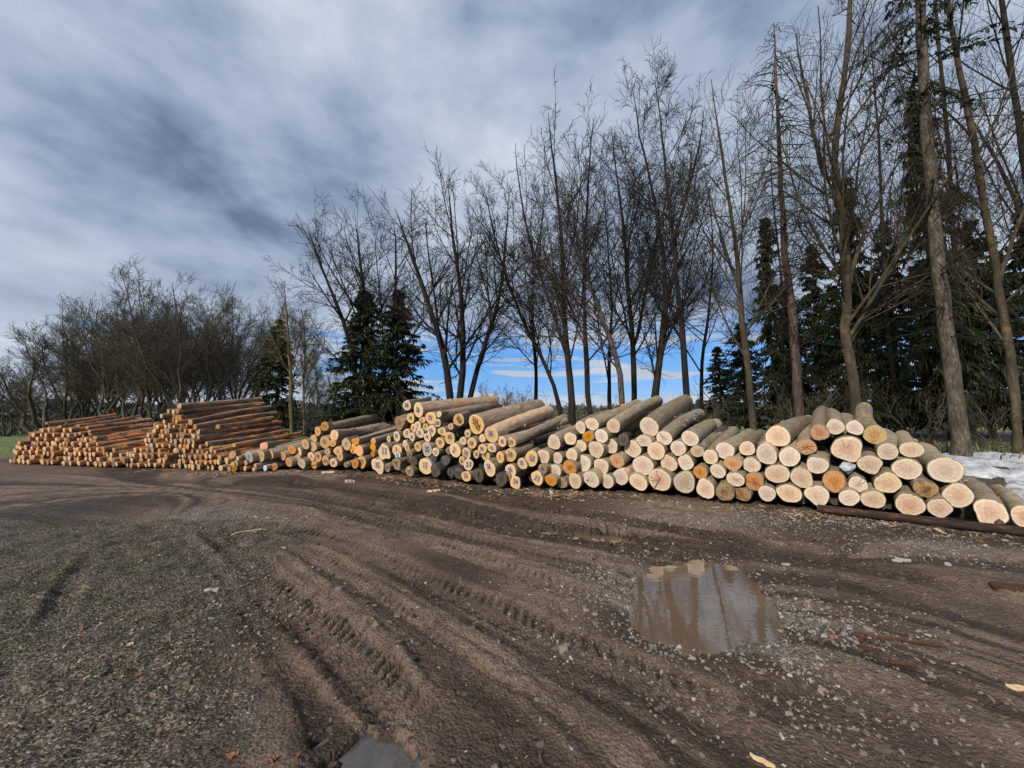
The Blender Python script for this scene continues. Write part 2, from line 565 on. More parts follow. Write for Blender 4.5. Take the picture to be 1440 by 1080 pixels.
def mat_ground():
    m, t, b = new_mat('wet_track_mud')
    geo = t.n('ShaderNodeNewGeometry').outputs['Position']
    n_big = t.noise(geo, 0.8, 5, 0.6)
    n_mid = t.noise(geo, 4.5, 6, 0.62, 0.4)
    n_fin = t.noise(geo, 26, 5, 0.65, 0.2)
    n_grit = t.noise(geo, 95, 3, 0.6)
    mud = t.ramp(t.math('ADD', t.math('MULTIPLY', n_mid, 0.45), t.math('ADD', t.math('MULTIPLY', n_fin, 0.35), t.math('MULTIPLY', n_grit, 0.20))),
                 [(0.36, (0.050, 0.035, 0.025)), (0.46, (0.125, 0.085, 0.059)), (0.55, (0.228, 0.162, 0.115)), (0.68, (0.42, 0.32, 0.245))])
    mud = t.mix(t.ramp(n_big, [(0.42, 0.0), (0.66, 0.8)]), mud, t.mix(1.0, mud, (1.35, 1.27, 1.18), 'MULTIPLY'))
    # gravel and grit
    vor = t.n('ShaderNodeTexVoronoi', feature='F1', inp={'Vector': t.mapping(geo, (1, 1, 0.4)), 'Scale': 34.0})
    vorc = t.n('ShaderNodeTexVoronoi', feature='DISTANCE_TO_EDGE', inp={'Vector': t.mapping(geo, (1, 1, 0.4)), 'Scale': 34.0})
    stone = t.mix(0.75, vor.outputs['Color'], t.n('ShaderNodeRGB').outputs[0])
    hs = t.n('ShaderNodeHueSaturation', inp={'Saturation': 0.12, 'Value': 1.0, 'Color': vor.outputs['Color']})
    gcol = t.ramp(hs.outputs[0], [(0.2, (0.11, 0.09, 0.072)), (0.55, (0.23, 0.19, 0.155)), (0.9, (0.37, 0.32, 0.27))])
    gcol = t.mix(t.ramp(vorc.outputs[0], [(0.0, 1.0), (0.10, 0.0)]), gcol, (0.085, 0.067, 0.052))
    grav = attr(t, 'gravel')
    gm = t.ramp(t.math('ADD', grav, t.math('MULTIPLY', t.math('SUBTRACT', n_fin, 0.5), 1.6)), [(0.36, 0.0), (0.62, 1.0)])
    col = t.mix(gm, mud, gcol)
    # chip litter with dark moss, left
    lit = attr(t, 'litter')
    vl = t.n('ShaderNodeTexVoronoi', feature='F1', inp={'Vector': t.mapping(geo, (1, 1.9, 0.5), rot=(0, 0, 0.5)), 'Scale': 70.0, 'Randomness': 1.0})
    hl = t.n('ShaderNodeHueSaturation', inp={'Saturation': 0.0, 'Value': 1.0, 'Color': vl.outputs['Color']})
    lcol = t.ramp(hl.outputs[0], [(0.15, (0.020, 0.019, 0.012)), (0.50, (0.034, 0.029, 0.021)), (0.72, (0.075, 0.062, 0.044)), (0.88, (0.17, 0.135, 0.098)), (0.98, (0.40, 0.33, 0.24))])
    lm = t.ramp(t.math('ADD', lit, t.math('MULTIPLY', t.math('SUBTRACT', n_mid, 0.5), 1.8)), [(0.30, 0.0), (0.75, 1.0)])
    col = t.mix(lm, col, lcol)
    mo = attr(t, 'moss')
    mm = t.ramp(t.math('ADD', mo, t.math('MULTIPLY', t.math('SUBTRACT', n_mid, 0.5), 2.2)), [(0.40, 0.0), (0.9, 0.85)])
    mcol = t.ramp(n_fin, [(0.35, (0.016, 0.024, 0.011)), (0.6, (0.045, 0.062, 0.022)), (0.75, (0.085, 0.10, 0.035))])
    col = t.mix(mm, col, mcol)
    # wet mud, and the shade painted under the log ends
    wet = attr(t, 'wet')
    wm = t.ramp(t.math('ADD', wet, t.math('MULTIPLY', t.math('SUBTRACT', n_mid, 0.5), 1.1)), [(0.32, 0.0), (0.95, 1.0)])
    col = t.mix(wm, col, t.mix(1.0, col, (0.27, 0.25, 0.245), 'MULTIPLY'))
    # field grass far away on the left, and the leaf litter under the trees
    fld = attr(t, 'field')
    gfc = t.ramp(t.noise(geo, 0.5, 8, 0.7), [(0.3, (0.085, 0.12, 0.03)), (0.5, (0.14, 0.175, 0.05)), (0.7, (0.21, 0.22, 0.085))])
    col = t.mix(fld, col, gfc)
    fl = attr(t, 'forest')
    fcol = t.ramp(n_fin, [(0.3, (0.03, 0.022, 0.014)), (0.5, (0.075, 0.055, 0.036)), (0.7, (0.17, 0.125, 0.08))])
    fcol = t.mix(t.ramp(n_big, [(0.45, 0.0), (0.6, 0.6)]), fcol, (0.05, 0.06, 0.022))
    col = t.mix(fl, col, fcol)
    t.set(b, 'Base Color', col)
    r = t.math('SUBTRACT', t.ramp(n_fin, [(0.3, 0.62), (0.7, 0.92)]), t.math('MULTIPLY', wm, 0.30))
    t.set(b, 'Roughness', r)
    t.set(b, 'Specular IOR Level', 0.30)
    n_peb = t.n('ShaderNodeTexVoronoi', feature='F1', inp={'Vector': geo, 'Scale': 48.0})
    h = t.math('ADD', t.math('MULTIPLY', n_fin, 0.9), t.math('ADD', t.math('MULTIPLY', n_grit, 0.12), t.math('MULTIPLY', n_peb.outputs[0], -0.45)))
    h = t.math('ADD', h, t.math('MULTIPLY', t.math('MULTIPLY', gm, vorc.outputs[0]), 2.2))
    h = t.math('ADD', h, t.math('MULTIPLY', t.math('MULTIPLY', lm, hl.outputs[0]), 0.5))
    t.set(b, 'Normal', t.bump(h, 0.95, 0.03))
    return m


def mat_water(name='muddy_water', c1=(0.125, 0.084, 0.053), c2=(0.165, 0.112, 0.071)):
    m, t, b = new_mat(name)
    geo = t.n('ShaderNodeNewGeometry').outputs['Position']
    n = t.noise(geo, 1.2, 3, 0.5)
    t.set(b, 'Base Color', t.ramp(n, [(0.35, c1), (0.65, c2)]))
    t.set(b, 'Roughness', 0.03)
    t.set(b, 'IOR', 1.95 if 'muddy' in name else 1.5)
    t.set(b, 'Specular IOR Level', 1.0)
    t.set(b, 'Normal', t.bump(t.noise(t.mapping(geo, (1, 2.2, 1)), 9, 2, 0.5), 0.035, 0.02))
    return m


def mat_bark(name, stops, streak=(0, 0), lichen=None, flake=None, scale=1.0, rough=0.9, objspace=True, bump=0.7, vary=0.25):
    m, t, b = new_mat(name)
    tcn = t.n('ShaderNodeTexCoord').outputs['Object']
    rnd = objinfo(t)
    off = t.n('ShaderNodeCombineXYZ', inp={0: t.math('MULTIPLY', rnd, 37.0), 1: t.math('MULTIPLY', rnd, 91.0), 2: t.math('MULTIPLY', rnd, 13.0)})
    va = t.n('ShaderNodeVectorMath', operation='ADD', inp={0: tcn, 1: off.outputs[0]})
    p = va.outputs[0]
    n1 = t.noise(t.mapping(p, (1, 1, 0.28)), 16 * scale, 6, 0.65, 0.3)
    n2 = t.noise(t.mapping(p, (1, 1, 0.5)), 3.4 * scale, 4, 0.6, 0.5)
    n3 = t.noise(t.mapping(p, (1, 1, 0.2)), 60 * scale, 3, 0.6)
    f = t.math('ADD', t.math('MULTIPLY', n1, 0.6), t.math('MULTIPLY', n2, 0.4))
    col = t.ramp(f, stops)
    if flake:
        thr, fc, fc2 = flake
        fm = t.ramp(t.math('ADD', t.math('MULTIPLY', n2, 0.75), t.math('ADD', t.math('MULTIPLY', n1, 0.25), t.math('MULTIPLY', rnd, 0.10))), [(thr, 0.0), (thr + 0.05, 1.0)])
        col = t.mix(fm, col, t.mix(n1, fc, fc2))
    if lichen:
        lc, lo = lichen
        n4 = t.noise(p, 5.0 * scale, 5, 0.65)
        col = t.mix(t.ramp(n4, [(lo, 0.0), (lo + 0.10, 0.85)]), col, lc)
    v = t.math('ADD', t.math('MULTIPLY', rnd, 2 * vary), 1 - vary)
    hv = t.n('ShaderNodeHueSaturation', inp={'Value': v, 'Color': col})
    t.set(b, 'Base Color', hv.outputs[0])
    t.set(b, 'Roughness', rough)
    t.set(b, 'Specular IOR Level', 0.25)
    h = t.math('ADD', n1, t.math('MULTIPLY', n3, 0.35))
    t.set(b, 'Normal', t.bump(h, bump, 0.018))
    return m


def mat_cut(name, heart, mid_, sap, dark=0.25, rough=0.75, stain=None, vary=0.10):
    """sawn end of a log: growth rings, darker heart, pale sapwood rim, saw marks, weather stains"""
    m, t, b = new_mat(name)
    rr = attr(t, 'ring')
    tcn = t.n('ShaderNodeTexCoord').outputs['Object']
    rnd = objinfo(t)
    off = t.n('ShaderNodeCombineXYZ', inp={0: t.math('MULTIPLY', rnd, 37.0), 1: t.math('MULTIPLY', rnd, 91.0), 2: t.math('MULTIPLY', rnd, 13.0)})
    p = t.n('ShaderNodeVectorMath', operation='ADD', inp={0: tcn, 1: off.outputs[0]}).outputs[0]
    n1 = t.noise(p, 7, 4, 0.6, 0.3)
    n2 = t.noise(p, 38, 4, 0.6)
    saw = t.noise(t.mapping(p, (60, 3, 3), rot=(0, 0, 0.7)), 1.0, 3, 0.6)
    rw = t.math('ADD', rr, t.math('MULTIPLY', t.math('SUBTRACT', n1, 0.5), 0.22))
    col = t.ramp(rw, [(0.0, heart), (0.35, heart), (0.55, mid_), (0.80, mid_), (0.93, sap), (1.0, sap)])
    ring = t.math('SINE', t.math('MULTIPLY', rw, 115.0))
    col = t.mix(t.ramp(ring, [(-0.2, 0.0), (1.0, 0.26)]), col, t.mix(1.0, col, (0.66, 0.55, 0.45), 'MULTIPLY'))
    col = t.mix(t.ramp(n2, [(0.50, 0.0), (0.72, dark)]), col, t.mix(1.0, col, (0.52, 0.42, 0.34), 'MULTIPLY'))
    col = t.mix(t.ramp(saw, [(0.52, 0.0), (0.75, 0.28)]), col, (0.80, 0.68, 0.52))
    sp_ = t.n('ShaderNodeSeparateXYZ', inp={0: tcn})
    an = t.math('ARCTAN2', sp_.outputs[1], sp_.outputs[0])
    n5 = t.n('ShaderNodeTexNoise', noise_dimensions='2D', inp={'Vector': t.n('ShaderNodeCombineXYZ', inp={0: t.math('MULTIPLY', an, 2.6), 1: t.math('ADD', t.math('MULTIPLY', rnd, 60.0), t.math('MULTIPLY', rr, 0.35))}).outputs[0], 'Scale': 1.6, 'Detail': 2.0}).outputs[0]
    ck = t.math('ABSOLUTE', t.math('SUBTRACT', n5, 0.5))
    ckm = t.math('MULTIPLY', t.ramp(ck, [(0.0, 0.5), (0.010, 0.0)]), t.ramp(rr, [(0.08, 0.0), (0.25, 1.0), (0.60, 0.8), (0.85, 0.0)]))
    col = t.mix(ckm, col, (0.16, 0.10, 0.065))
    if stain:
        sc, lo = stain
        col = t.mix(t.ramp(n1, [(lo, 0.0), (lo + 0.14, 0.8)]), col, sc)
    v = t.math('ADD', t.math('MULTIPLY', rnd, 2 * vary), 1 - vary)
    sat = t.math('ADD', t.math('MULTIPLY', t.math('FRACT', t.math('MULTIPLY', rnd, 17.3)), 0.4), 0.8)
    hv = t.n('ShaderNodeHueSaturation', inp={'Value': v, 'Saturation': sat, 'Color': col})
    t.set(b, 'Base Color', hv.outputs[0])
    t.set(b, 'Roughness', rough)
    t.set(b, 'Specular IOR Level', 0.2)
    t.set(b, 'Normal', t.bump(t.math('ADD', n2, saw), 0.35, 0.006))
    return m


def mat_flat(name, c1, c2, scale=8, rough=0.85, bump=0.2, spec=0.3, objvar=0.0, trans=0.0):
    m, t, b = new_mat(name)
    geo = t.n('ShaderNodeNewGeometry').outputs['Position']
    n = t.noise(geo, scale, 5, 0.6)
    c = t.ramp(n, [(0.3, c1), (0.7, c2)])
    if objvar:
        c = t.n('ShaderNodeHueSaturation', inp={'Value': t.math('ADD', t.math('MULTIPLY', objinfo(t), 2 * objvar), 1 - objvar), 'Color': c}).outputs[0]
    t.set(b, 'Base Color', c)
    t.set(b, 'Roughness', rough)
    t.set(b, 'Specular IOR Level', spec)
    if bump:
        t.set(b, 'Normal', t.bump(t.noise(geo, scale * 5, 4, 0.6), bump, 0.01))
    return m


def mat_speck(name, stops, rough=0.85):
    """loose bits: colour by a value stored on each bit"""
    m, t, b = new_mat(name)
    v = attr(t, 'tone')
    t.set(b, 'Base Color', t.ramp(v, stops))
    t.set(b, 'Roughness', rough)
    t.set(b, 'Specular IOR Level', 0.3)
    return m


M = {}
M['ground'] = mat_ground()
M['water'] = mat_water()
M['water_grey'] = mat_water('grey_water', (0.05, 0.040, 0.032), (0.08, 0.066, 0.054))
M['bark_fresh'] = mat_bark('bark_greenish_grey', [(0.30, (0.14, 0.105, 0.068)), (0.45, (0.235, 0.182, 0.122)), (0.56, (0.30, 0.24, 0.165)), (0.72, (0.40, 0.335, 0.245))],
                           lichen=((0.20, 0.19, 0.085), 0.57), flake=(0.67, (0.24, 0.12, 0.07), (0.36, 0.22, 0.13)), bump=1.0, vary=0.3)
M['bark_mossy'] = mat_bark('bark_mossy_brown', [(0.32, (0.075, 0.06, 0.04)), (0.46, (0.17, 0.13, 0.09)), (0.56, (0.27, 0.215, 0.15)), (0.68, (0.40, 0.33, 0.24))],
                           lichen=((0.24, 0.22, 0.06), 0.53))
M['bark_spruce'] = mat_bark('bark_spruce_tan', [(0.32, (0.13, 0.092, 0.062)), (0.46, (0.25, 0.185, 0.128)), (0.56, (0.34, 0.26, 0.185)), (0.70, (0.45, 0.365, 0.275))],
                            flake=(0.64, (0.27, 0.13, 0.07), (0.40, 0.22, 0.12)))
M['bark_pine'] = mat_bark('bark_pine_flaked', [(0.32, (0.055, 0.036, 0.024)), (0.45, (0.17, 0.115, 0.078)), (0.55, (0.31, 0.23, 0.165)), (0.68, (0.46, 0.38, 0.29))],
                          flake=(0.55, (0.38, 0.15, 0.058), (0.54, 0.28, 0.13)))
M['bark_pine_dark'] = mat_bark('bark_pine_shaded', [(0.32, (0.045, 0.026, 0.016)), (0.45, (0.125, 0.076, 0.046)), (0.55, (0.21, 0.14, 0.09)), (0.68, (0.32, 0.235, 0.165))],
                          flake=(0.565, (0.28, 0.105, 0.04), (0.42, 0.19, 0.08)))  # wet-brown pine bark, darkened to paint in shade between the packed logs
M['bark_dark'] = mat_bark('bark_black_and_gap_shade', [(0.3, (0.018, 0.015, 0.013)), (0.5, (0.045, 0.036, 0.03)), (0.7, (0.12, 0.095, 0.075))])
M['bark_peeled'] = mat_bark('bark_peeled', [(0.3, (0.26, 0.13, 0.07)), (0.45, (0.46, 0.30, 0.19)), (0.6, (0.60, 0.44, 0.30))], vary=0.1)
M['bark_red'] = mat_bark('bark_red_wet', [(0.36, (0.012, 0.008, 0.007)), (0.52, (0.035, 0.02, 0.014)), (0.66, (0.15, 0.06, 0.032))], vary=0.1)
M['cut_pale'] = mat_cut('cut_pale', (0.50, 0.36, 0.26), (0.58, 0.445, 0.325), (0.69, 0.575, 0.42), dark=0.4, stain=((0.40, 0.29, 0.19), 0.60))
M['cut_pink'] = mat_cut('cut_pink', (0.52, 0.31, 0.20), (0.60, 0.41, 0.275), (0.71, 0.57, 0.38), dark=0.4, stain=((0.44, 0.29, 0.18), 0.60))
M['cut_yellow'] = mat_cut('cut_yellow', (0.52, 0.30, 0.13), (0.61, 0.40, 0.185), (0.68, 0.51, 0.28), stain=((0.42, 0.22, 0.09), 0.62))
M['cut_orange'] = mat_cut('cut_orange', (0.40, 0.16, 0.045), (0.50, 0.235, 0.075), (0.44, 0.25, 0.11), dark=0.7, stain=((0.26, 0.10, 0.03), 0.58))
M['cut_bright'] = mat_cut('cut_bright_orange', (0.75, 0.24, 0.03), (0.72, 0.27, 0.045), (0.68, 0.33, 0.10), dark=0.5)
M['cut_brown'] = mat_cut('cut_brown', (0.20, 0.11, 0.055), (0.30, 0.19, 0.11), (0.33, 0.23, 0.14), dark=0.8, stain=((0.06, 0.04, 0.025), 0.50))
M['cut_grey'] = mat_cut('cut_grey', (0.34, 0.27, 0.215), (0.40, 0.335, 0.275), (0.52, 0.45, 0.36), dark=0.5)
M['cut_black'] = mat_cut('cut_black', (0.045, 0.034, 0.027), (0.075, 0.058, 0.047), (0.06, 0.048, 0.038), dark=0.8, stain=((0.14, 0.10, 0.07), 0.60))
M['cut_tan'] = mat_cut('cut_tan', (0.40, 0.26, 0.14), (0.47, 0.34, 0.19), (0.52, 0.40, 0.24), dark=0.6, stain=((0.30, 0.17, 0.08), 0.55))
M['cut_bluegrey'] = mat_cut('cut_blue_painted', (0.15, 0.19, 0.22), (0.24, 0.29, 0.33), (0.36, 0.40, 0.42), dark=0.6)
M['cut_whitepaint'] = mat_cut('cut_white_painted', (0.42, 0.50, 0.58), (0.52, 0.60, 0.66), (0.5, 0.52, 0.5), dark=0.6)
M['blue_paint'] = mat_flat('blue_marking_paint', (0.015, 0.06, 0.22), (0.04, 0.14, 0.38), 60, 0.6, 0)
M['black_paint'] = mat_flat('black_marking_paint', (0.02, 0.015, 0.015), (0.06, 0.035, 0.03), 60, 0.6, 0)
M['spray_blue'] = mat_flat('pale_blue_spray', (0.12, 0.22, 0.36), (0.22, 0.34, 0.50), 30, 0.8, 0.3)
M['spray_orange'] = mat_flat('orange_spray', (0.62, 0.17, 0.05), (0.80, 0.30, 0.12), 30, 0.8, 0.3)
M['crack'] = mat_flat('dark_crack', (0.05, 0.03, 0.02), (0.12, 0.07, 0.045), 40, 0.9, 0)
M['wood_pale'] = mat_flat('raw_split_wood', (0.55, 0.36, 0.19), (0.75, 0.55, 0.33), 12, 0.8, 0.4)
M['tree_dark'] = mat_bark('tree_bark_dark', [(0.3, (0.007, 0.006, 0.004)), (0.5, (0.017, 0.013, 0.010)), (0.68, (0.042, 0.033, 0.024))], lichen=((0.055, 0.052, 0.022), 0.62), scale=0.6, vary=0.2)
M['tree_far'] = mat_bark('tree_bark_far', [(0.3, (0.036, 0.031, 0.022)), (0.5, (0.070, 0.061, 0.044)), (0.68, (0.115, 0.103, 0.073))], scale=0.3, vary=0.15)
M['tree_lichen'] = mat_bark('tree_bark_lichen', [(0.3, (0.018, 0.014, 0.009)), (0.5, (0.05, 0.040, 0.025)), (0.68, (0.115, 0.095, 0.06))], lichen=((0.16, 0.105, 0.025), 0.60), scale=0.6, vary=0.1)
M['tree_conifer'] = mat_bark('tree_bark_scaly', [(0.3, (0.018, 0.013, 0.010)), (0.48, (0.065, 0.05, 0.037)), (0.66, (0.18, 0.15, 0.115))], lichen=((0.085, 0.085, 0.042), 0.60), scale=1.5, vary=0.1, bump=1.0)
M['tree_redbark'] = mat_bark('tree_bark_red', [(0.3, (0.018, 0.012, 0.009)), (0.48, (0.055, 0.038, 0.028)), (0.66, (0.14, 0.105, 0.08))], flake=(0.64, (0.15, 0.04, 0.022), (0.12, 0.045, 0.028)), scale=0.7, vary=0.1)
M['birch'] = mat_bark('tree_bark_yellowed', [(0.3, (0.035, 0.028, 0.012)), (0.48, (0.085, 0.068, 0.028)), (0.66, (0.16, 0.13, 0.06))], scale=0.7, vary=0.1)
M['needles'] = mat_speck('spruce_needles', [(0.0, (0.008, 0.011, 0.004)), (0.5, (0.021, 0.028, 0.009)), (0.82, (0.048, 0.056, 0.017)), (1.0, (0.10, 0.095, 0.03))])
M['needles_light'] = mat_speck('spruce_needles_brownish', [(0.0, (0.014, 0.018, 0.006)), (0.5, (0.034, 0.042, 0.013)), (0.85, (0.062, 0.070, 0.022)), (1.0, (0.10, 0.09, 0.03))])
M['chips'] = mat_speck('wood_chips', [(0.0, (0.05, 0.03, 0.018)), (0.3, (0.14, 0.09, 0.055)), (0.6, (0.27, 0.19, 0.12)), (0.85, (0.42, 0.32, 0.21)), (1.0, (0.62, 0.53, 0.40))])
M['stones'] = mat_speck('gravel_stones', [(0.0, (0.09, 0.072, 0.058)), (0.5, (0.20, 0.165, 0.135)), (0.9, (0.27, 0.235, 0.20)), (1.0, (0.38, 0.34, 0.29))])
M['leafbits'] = mat_speck('dead_leaves', [(0.0, (0.045, 0.028, 0.016)), (0.5, (0.13, 0.075, 0.038)), (0.85, (0.25, 0.15, 0.07)), (1.0, (0.40, 0.27, 0.14))])
M['grass'] = mat_speck('short_grass', [(0.0, (0.025, 0.035, 0.012)), (0.5, (0.06, 0.085, 0.022)), (0.85, (0.11, 0.14, 0.04)), (1.0, (0.28, 0.24, 0.11))])
M['brush'] = mat_speck('far_brush', [(0.0, (0.045, 0.042, 0.032)), (0.5, (0.085, 0.08, 0.058)), (1.0, (0.14, 0.125, 0.085))])
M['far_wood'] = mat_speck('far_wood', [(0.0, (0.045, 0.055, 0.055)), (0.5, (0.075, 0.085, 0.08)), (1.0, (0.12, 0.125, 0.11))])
M['cut_amber'] = mat_cut('cut_amber', (0.54, 0.27, 0.085), (0.60, 0.34, 0.125), (0.58, 0.38, 0.17), dark=0.4, stain=((0.38, 0.18, 0.06), 0.58), vary=0.15)
M['cut_pine'] = mat_cut('cut_pine', (0.40, 0.21, 0.085), (0.50, 0.30, 0.13), (0.52, 0.34, 0.17), dark=0.5, stain=((0.24, 0.12, 0.05), 0.54), vary=0.3)
M['snow'] = mat_flat('old_snow', (0.20, 0.195, 0.18), (0.58, 0.61, 0.66), 7, 0.6, 0.5)


# ------------------------------------------------------------------ the ground: one sheet out to the horizon
def build_ground():
    ys = [-30, -20, -12, -8, -5, -3, -1.5, -0.5, 0.3, 0.8, 1.1]
    y = 1.2
    while y < 16:
        ys.append(y)
        y += max(0.014, 0.0092 * y)
    st = 0.2
    while y < 900:
        ys.append(y)
        y += st
        st *= 1.06
    xs = []
    x = 0.0
    while x < 900:
        xs.append(x)
        ax = x
        x += 0.019 if ax < 3 else (0.030 if ax < 6 else (0.06 if ax < 11 else (0.16 if ax < 24 else 0.16 * 1.08 ** ((ax - 24) / 2.5 if ax < 120 else 38))))
        if ax > 120:
            x += 0.12 * ax
    xs = np.array([-v for v in xs[:0:-1]] + xs)
    ys = np.array(ys)
    X, Y = np.meshgrid(xs, ys, indexing='ij')
    x, y = X.ravel(), Y.ravel()
    h, d, left, wet, lug, inner, streak, n3 = ground_h(x, y, masks=True)
    h = h - 0.12 * sstep(60, 200, np.hypot(x, y))
    nx, ny = X.shape
    idx = np.arange(nx * ny).reshape(nx, ny)
    F = np.stack([idx[:-1, :-1], idx[1:, :-1], idx[1:, 1:], idx[:-1, 1:]], -1).reshape(-1, 4)
    # what lies where
    grav = np.zeros_like(x)
    for px, py, rx, ry, a in [(995, 850, 1.05, 1.35, 0.75), (1120, 870, 0.5, 0.5, 0.7), (860, 830, 0.5, 0.6, 0.6), (1090, 735, 3.5, 0.75, 0.62), (1300, 770, 1.6, 0.5, 0.6),
                              (1380, 800, 0.9, 0.4, 0.5), (880, 718, 2.2, 0.55, 0.42), (300, 830, 0.8, 1.3, 0.45), (310, 725, 1.5, 0.8, 0.8), (1000, 770, 1.6, 0.4, 0.45), (430, 735, 1.8, 0.6, 0.35),
                              (330, 1000, 0.16, 0.24, 0.8), (345, 900, 0.2, 0.25, 0.6)]:
        grav = np.maximum(grav, a * gblob(x, y, px, py, rx, ry))
    grav = np.maximum(grav, 0.26 + 0.25 * fbm(x, y, 0.6, 2))
    grav *= 1 - 0.7 * wet
    wet_shade = wet.copy()
    for px, py, rx, ry, a in [(760, 735, 2.6, 0.5, 0.65), (1000, 965, 1.5, 0.30, 0.6), (1250, 850, 1.3, 0.5, 0.72), (1300, 980, 1.1, 0.5, 0.6), (900, 1040, 0.9, 0.22, 0.55), (560, 1040, 0.5, 0.2, 0.55),
                              (520, 665, 4.0, 0.55, 0.75), (200, 662, 6.0, 0.7, 0.75), (1180, 810, 2.0, 0.4, 0.7), (760, 1000, 0.7, 0.4, 0.7), (1180, 1040, 0.6, 0.25, 0.7), (830, 965, 0.5, 0.3, 0.4), (880, 800, 0.5, 0.5, 0.3)]:
        wet_shade = np.maximum(wet_shade, a * gblob(x, y, px, py, rx, ry))
    wet_shade = np.maximum(wet_shade, 0.75 * inner)
    wet_shade = np.maximum(wet_shade, 0.62 - 1.35 * streak) * (1 - 0.3 * (streak > 0.3))
    wet_shade = np.maximum(wet_shade, lug * 1.25)
    wet_shade = np.maximum(wet_shade, wet * 1.1)
    wet_shade = np.maximum(wet_shade, 0.9 * np.exp(-((d - 0.7) / 0.75) ** 2) * (x > -24))  # wet mud under the log ends, darkened to stand for shade there
    wet_shade = np.maximum(wet_shade, 0.30 + 0.75 * fbm(x + 5, y, 0.5, 3) + 0.4 * fbm(x + 3, 2 * y, 1.7, 2)) * (1 - 0.5 * gblob(x, y, 310, 725, 1.6, 0.8))
    strip = np.exp(-((d + 0.30) / 0.38) ** 2) * sstep(-9, 0, x) * 0.75
    lit = np.maximum(0.85 * left, strip)
    moss = left * (0.12 + 0.6 * sstep(-1.8, -3.6, x + 0.1 * y)) * 0.55
    moss = np.maximum(moss, 0.30 * gblob(x, y, 1380, 1020, 0.8, 0.5))
    forest = sstep(0.9, 2.2, d) * sstep(-22, -18, x) * (1 - sstep(18, 30, d))
    field = np.maximum(sstep(-21.0, -24.0, x - 0.15 * (y - 14)) * sstep(12.5, 15.5, y + 0.6 * fbm(x, y, 0.5, 2)), sstep(20, 30, d) * (y > 5))
    me = mesh_from('ground', np.stack([x, y, h], 1), F, M['ground'],
                   attrs={'gravel': grav, 'wet': wet_shade, 'litter': lit, 'moss': moss, 'forest': forest, 'field': field})
    link('ground', me, kind='structure')


build_ground()

for i, p in enumerate(PUD):
    c, th, R, lv, dp = p
    a = np.linspace(-math.pi, math.pi, 73)[:-1]
    r = np.interp(a, np.concatenate([th - 2 * math.pi, th, th + 2 * math.pi]), np.concatenate([R, R, R])) * (1.25 if i == 0 else 1.7)
    V = np.stack([np.cos(a) * r, np.sin(a) * r, np.zeros(72)], 1)
    V = np.vstack([[0, 0, 0], V * [0.5, 0.5, 1], V])
    k_ = np.arange(72)
    F3 = np.stack([np.zeros(72, int), 1 + k_, 1 + (k_ + 1) % 72], 1)
    F4 = np.stack([1 + k_, 73 + k_, 73 + (k_ + 1) % 72, 1 + (k_ + 1) % 72], 1)
    me = mesh_from('puddle_water', V, [F3, F4], M['water' if i in (0, 2) else 'water_grey'])
    link('puddle_water', me, loc=(c[0], c[1], lv), kind='structure')


def build_snow():
    xs = np.arange(5.5, 24, 0.09)
    ys = np.arange(4.5, 24, 0.09)
    X, Y = np.meshgrid(xs, ys, indexing='ij')
    x, y = X.ravel(), Y.ravel()
    g = ground_h(x, y)
    d = (y - front_y(x)) * 0.88
    pr = x / np.maximum(y, 0.1)
    m = sstep(0.9, 1.5, d + 0.3 * fbm(x, y, 0.8, 3)) * (1 - sstep(4.2, 5.2, d + 0.5 * fbm(x, y, 0.7, 3))) * sstep(7.6, 8.2, x + 0.4 * fbm(x, y, 1.0, 3))
    m = m * sstep(-0.25, 0.0, fbm(x, y, 0.9, 3) + 0.25)
    z = g - 0.07 + 0.15 * m + 0.05 * fbm(x, y, 3, 4, 0.65)
    nx, ny = X.shape
    idx = np.arange(nx * ny).reshape(nx, ny)
    F = np.stack([idx[:-1, :-1], idx[1:, :-1], idx[1:, 1:], idx[:-1, 1:]], -1).reshape(-1, 4)
    keep = m[F].max(1) > 0.05
    F = F[keep]
    used = np.unique(F)
    remap = np.full(nx * ny, -1)
    remap[used] = np.arange(len(used))
    me = mesh_from('snow', np.stack([x, y, z], 1)[used], remap[F], M['snow'])
    link('snow_ground', me, kind='structure')


build_snow()

# ------------------------------------------------------------------ logs
ROWS = []     # px, py, rx, ry (pixels), type, far pixel or None, extras


def take(ox, oy, sc, rows):
    for r in rows:
        cx, cy, rx, ry, ty = r[:5]
        far = r[5] if len(r) > 5 else None
        ex = r[6] if len(r) > 6 else {}
        ROWS.append([ox + cx / sc, oy + cy / sc, rx / sc, ry / sc, ty, (ox + far[0] / sc, oy + far[1] / sc) if far else None, dict(ex)])


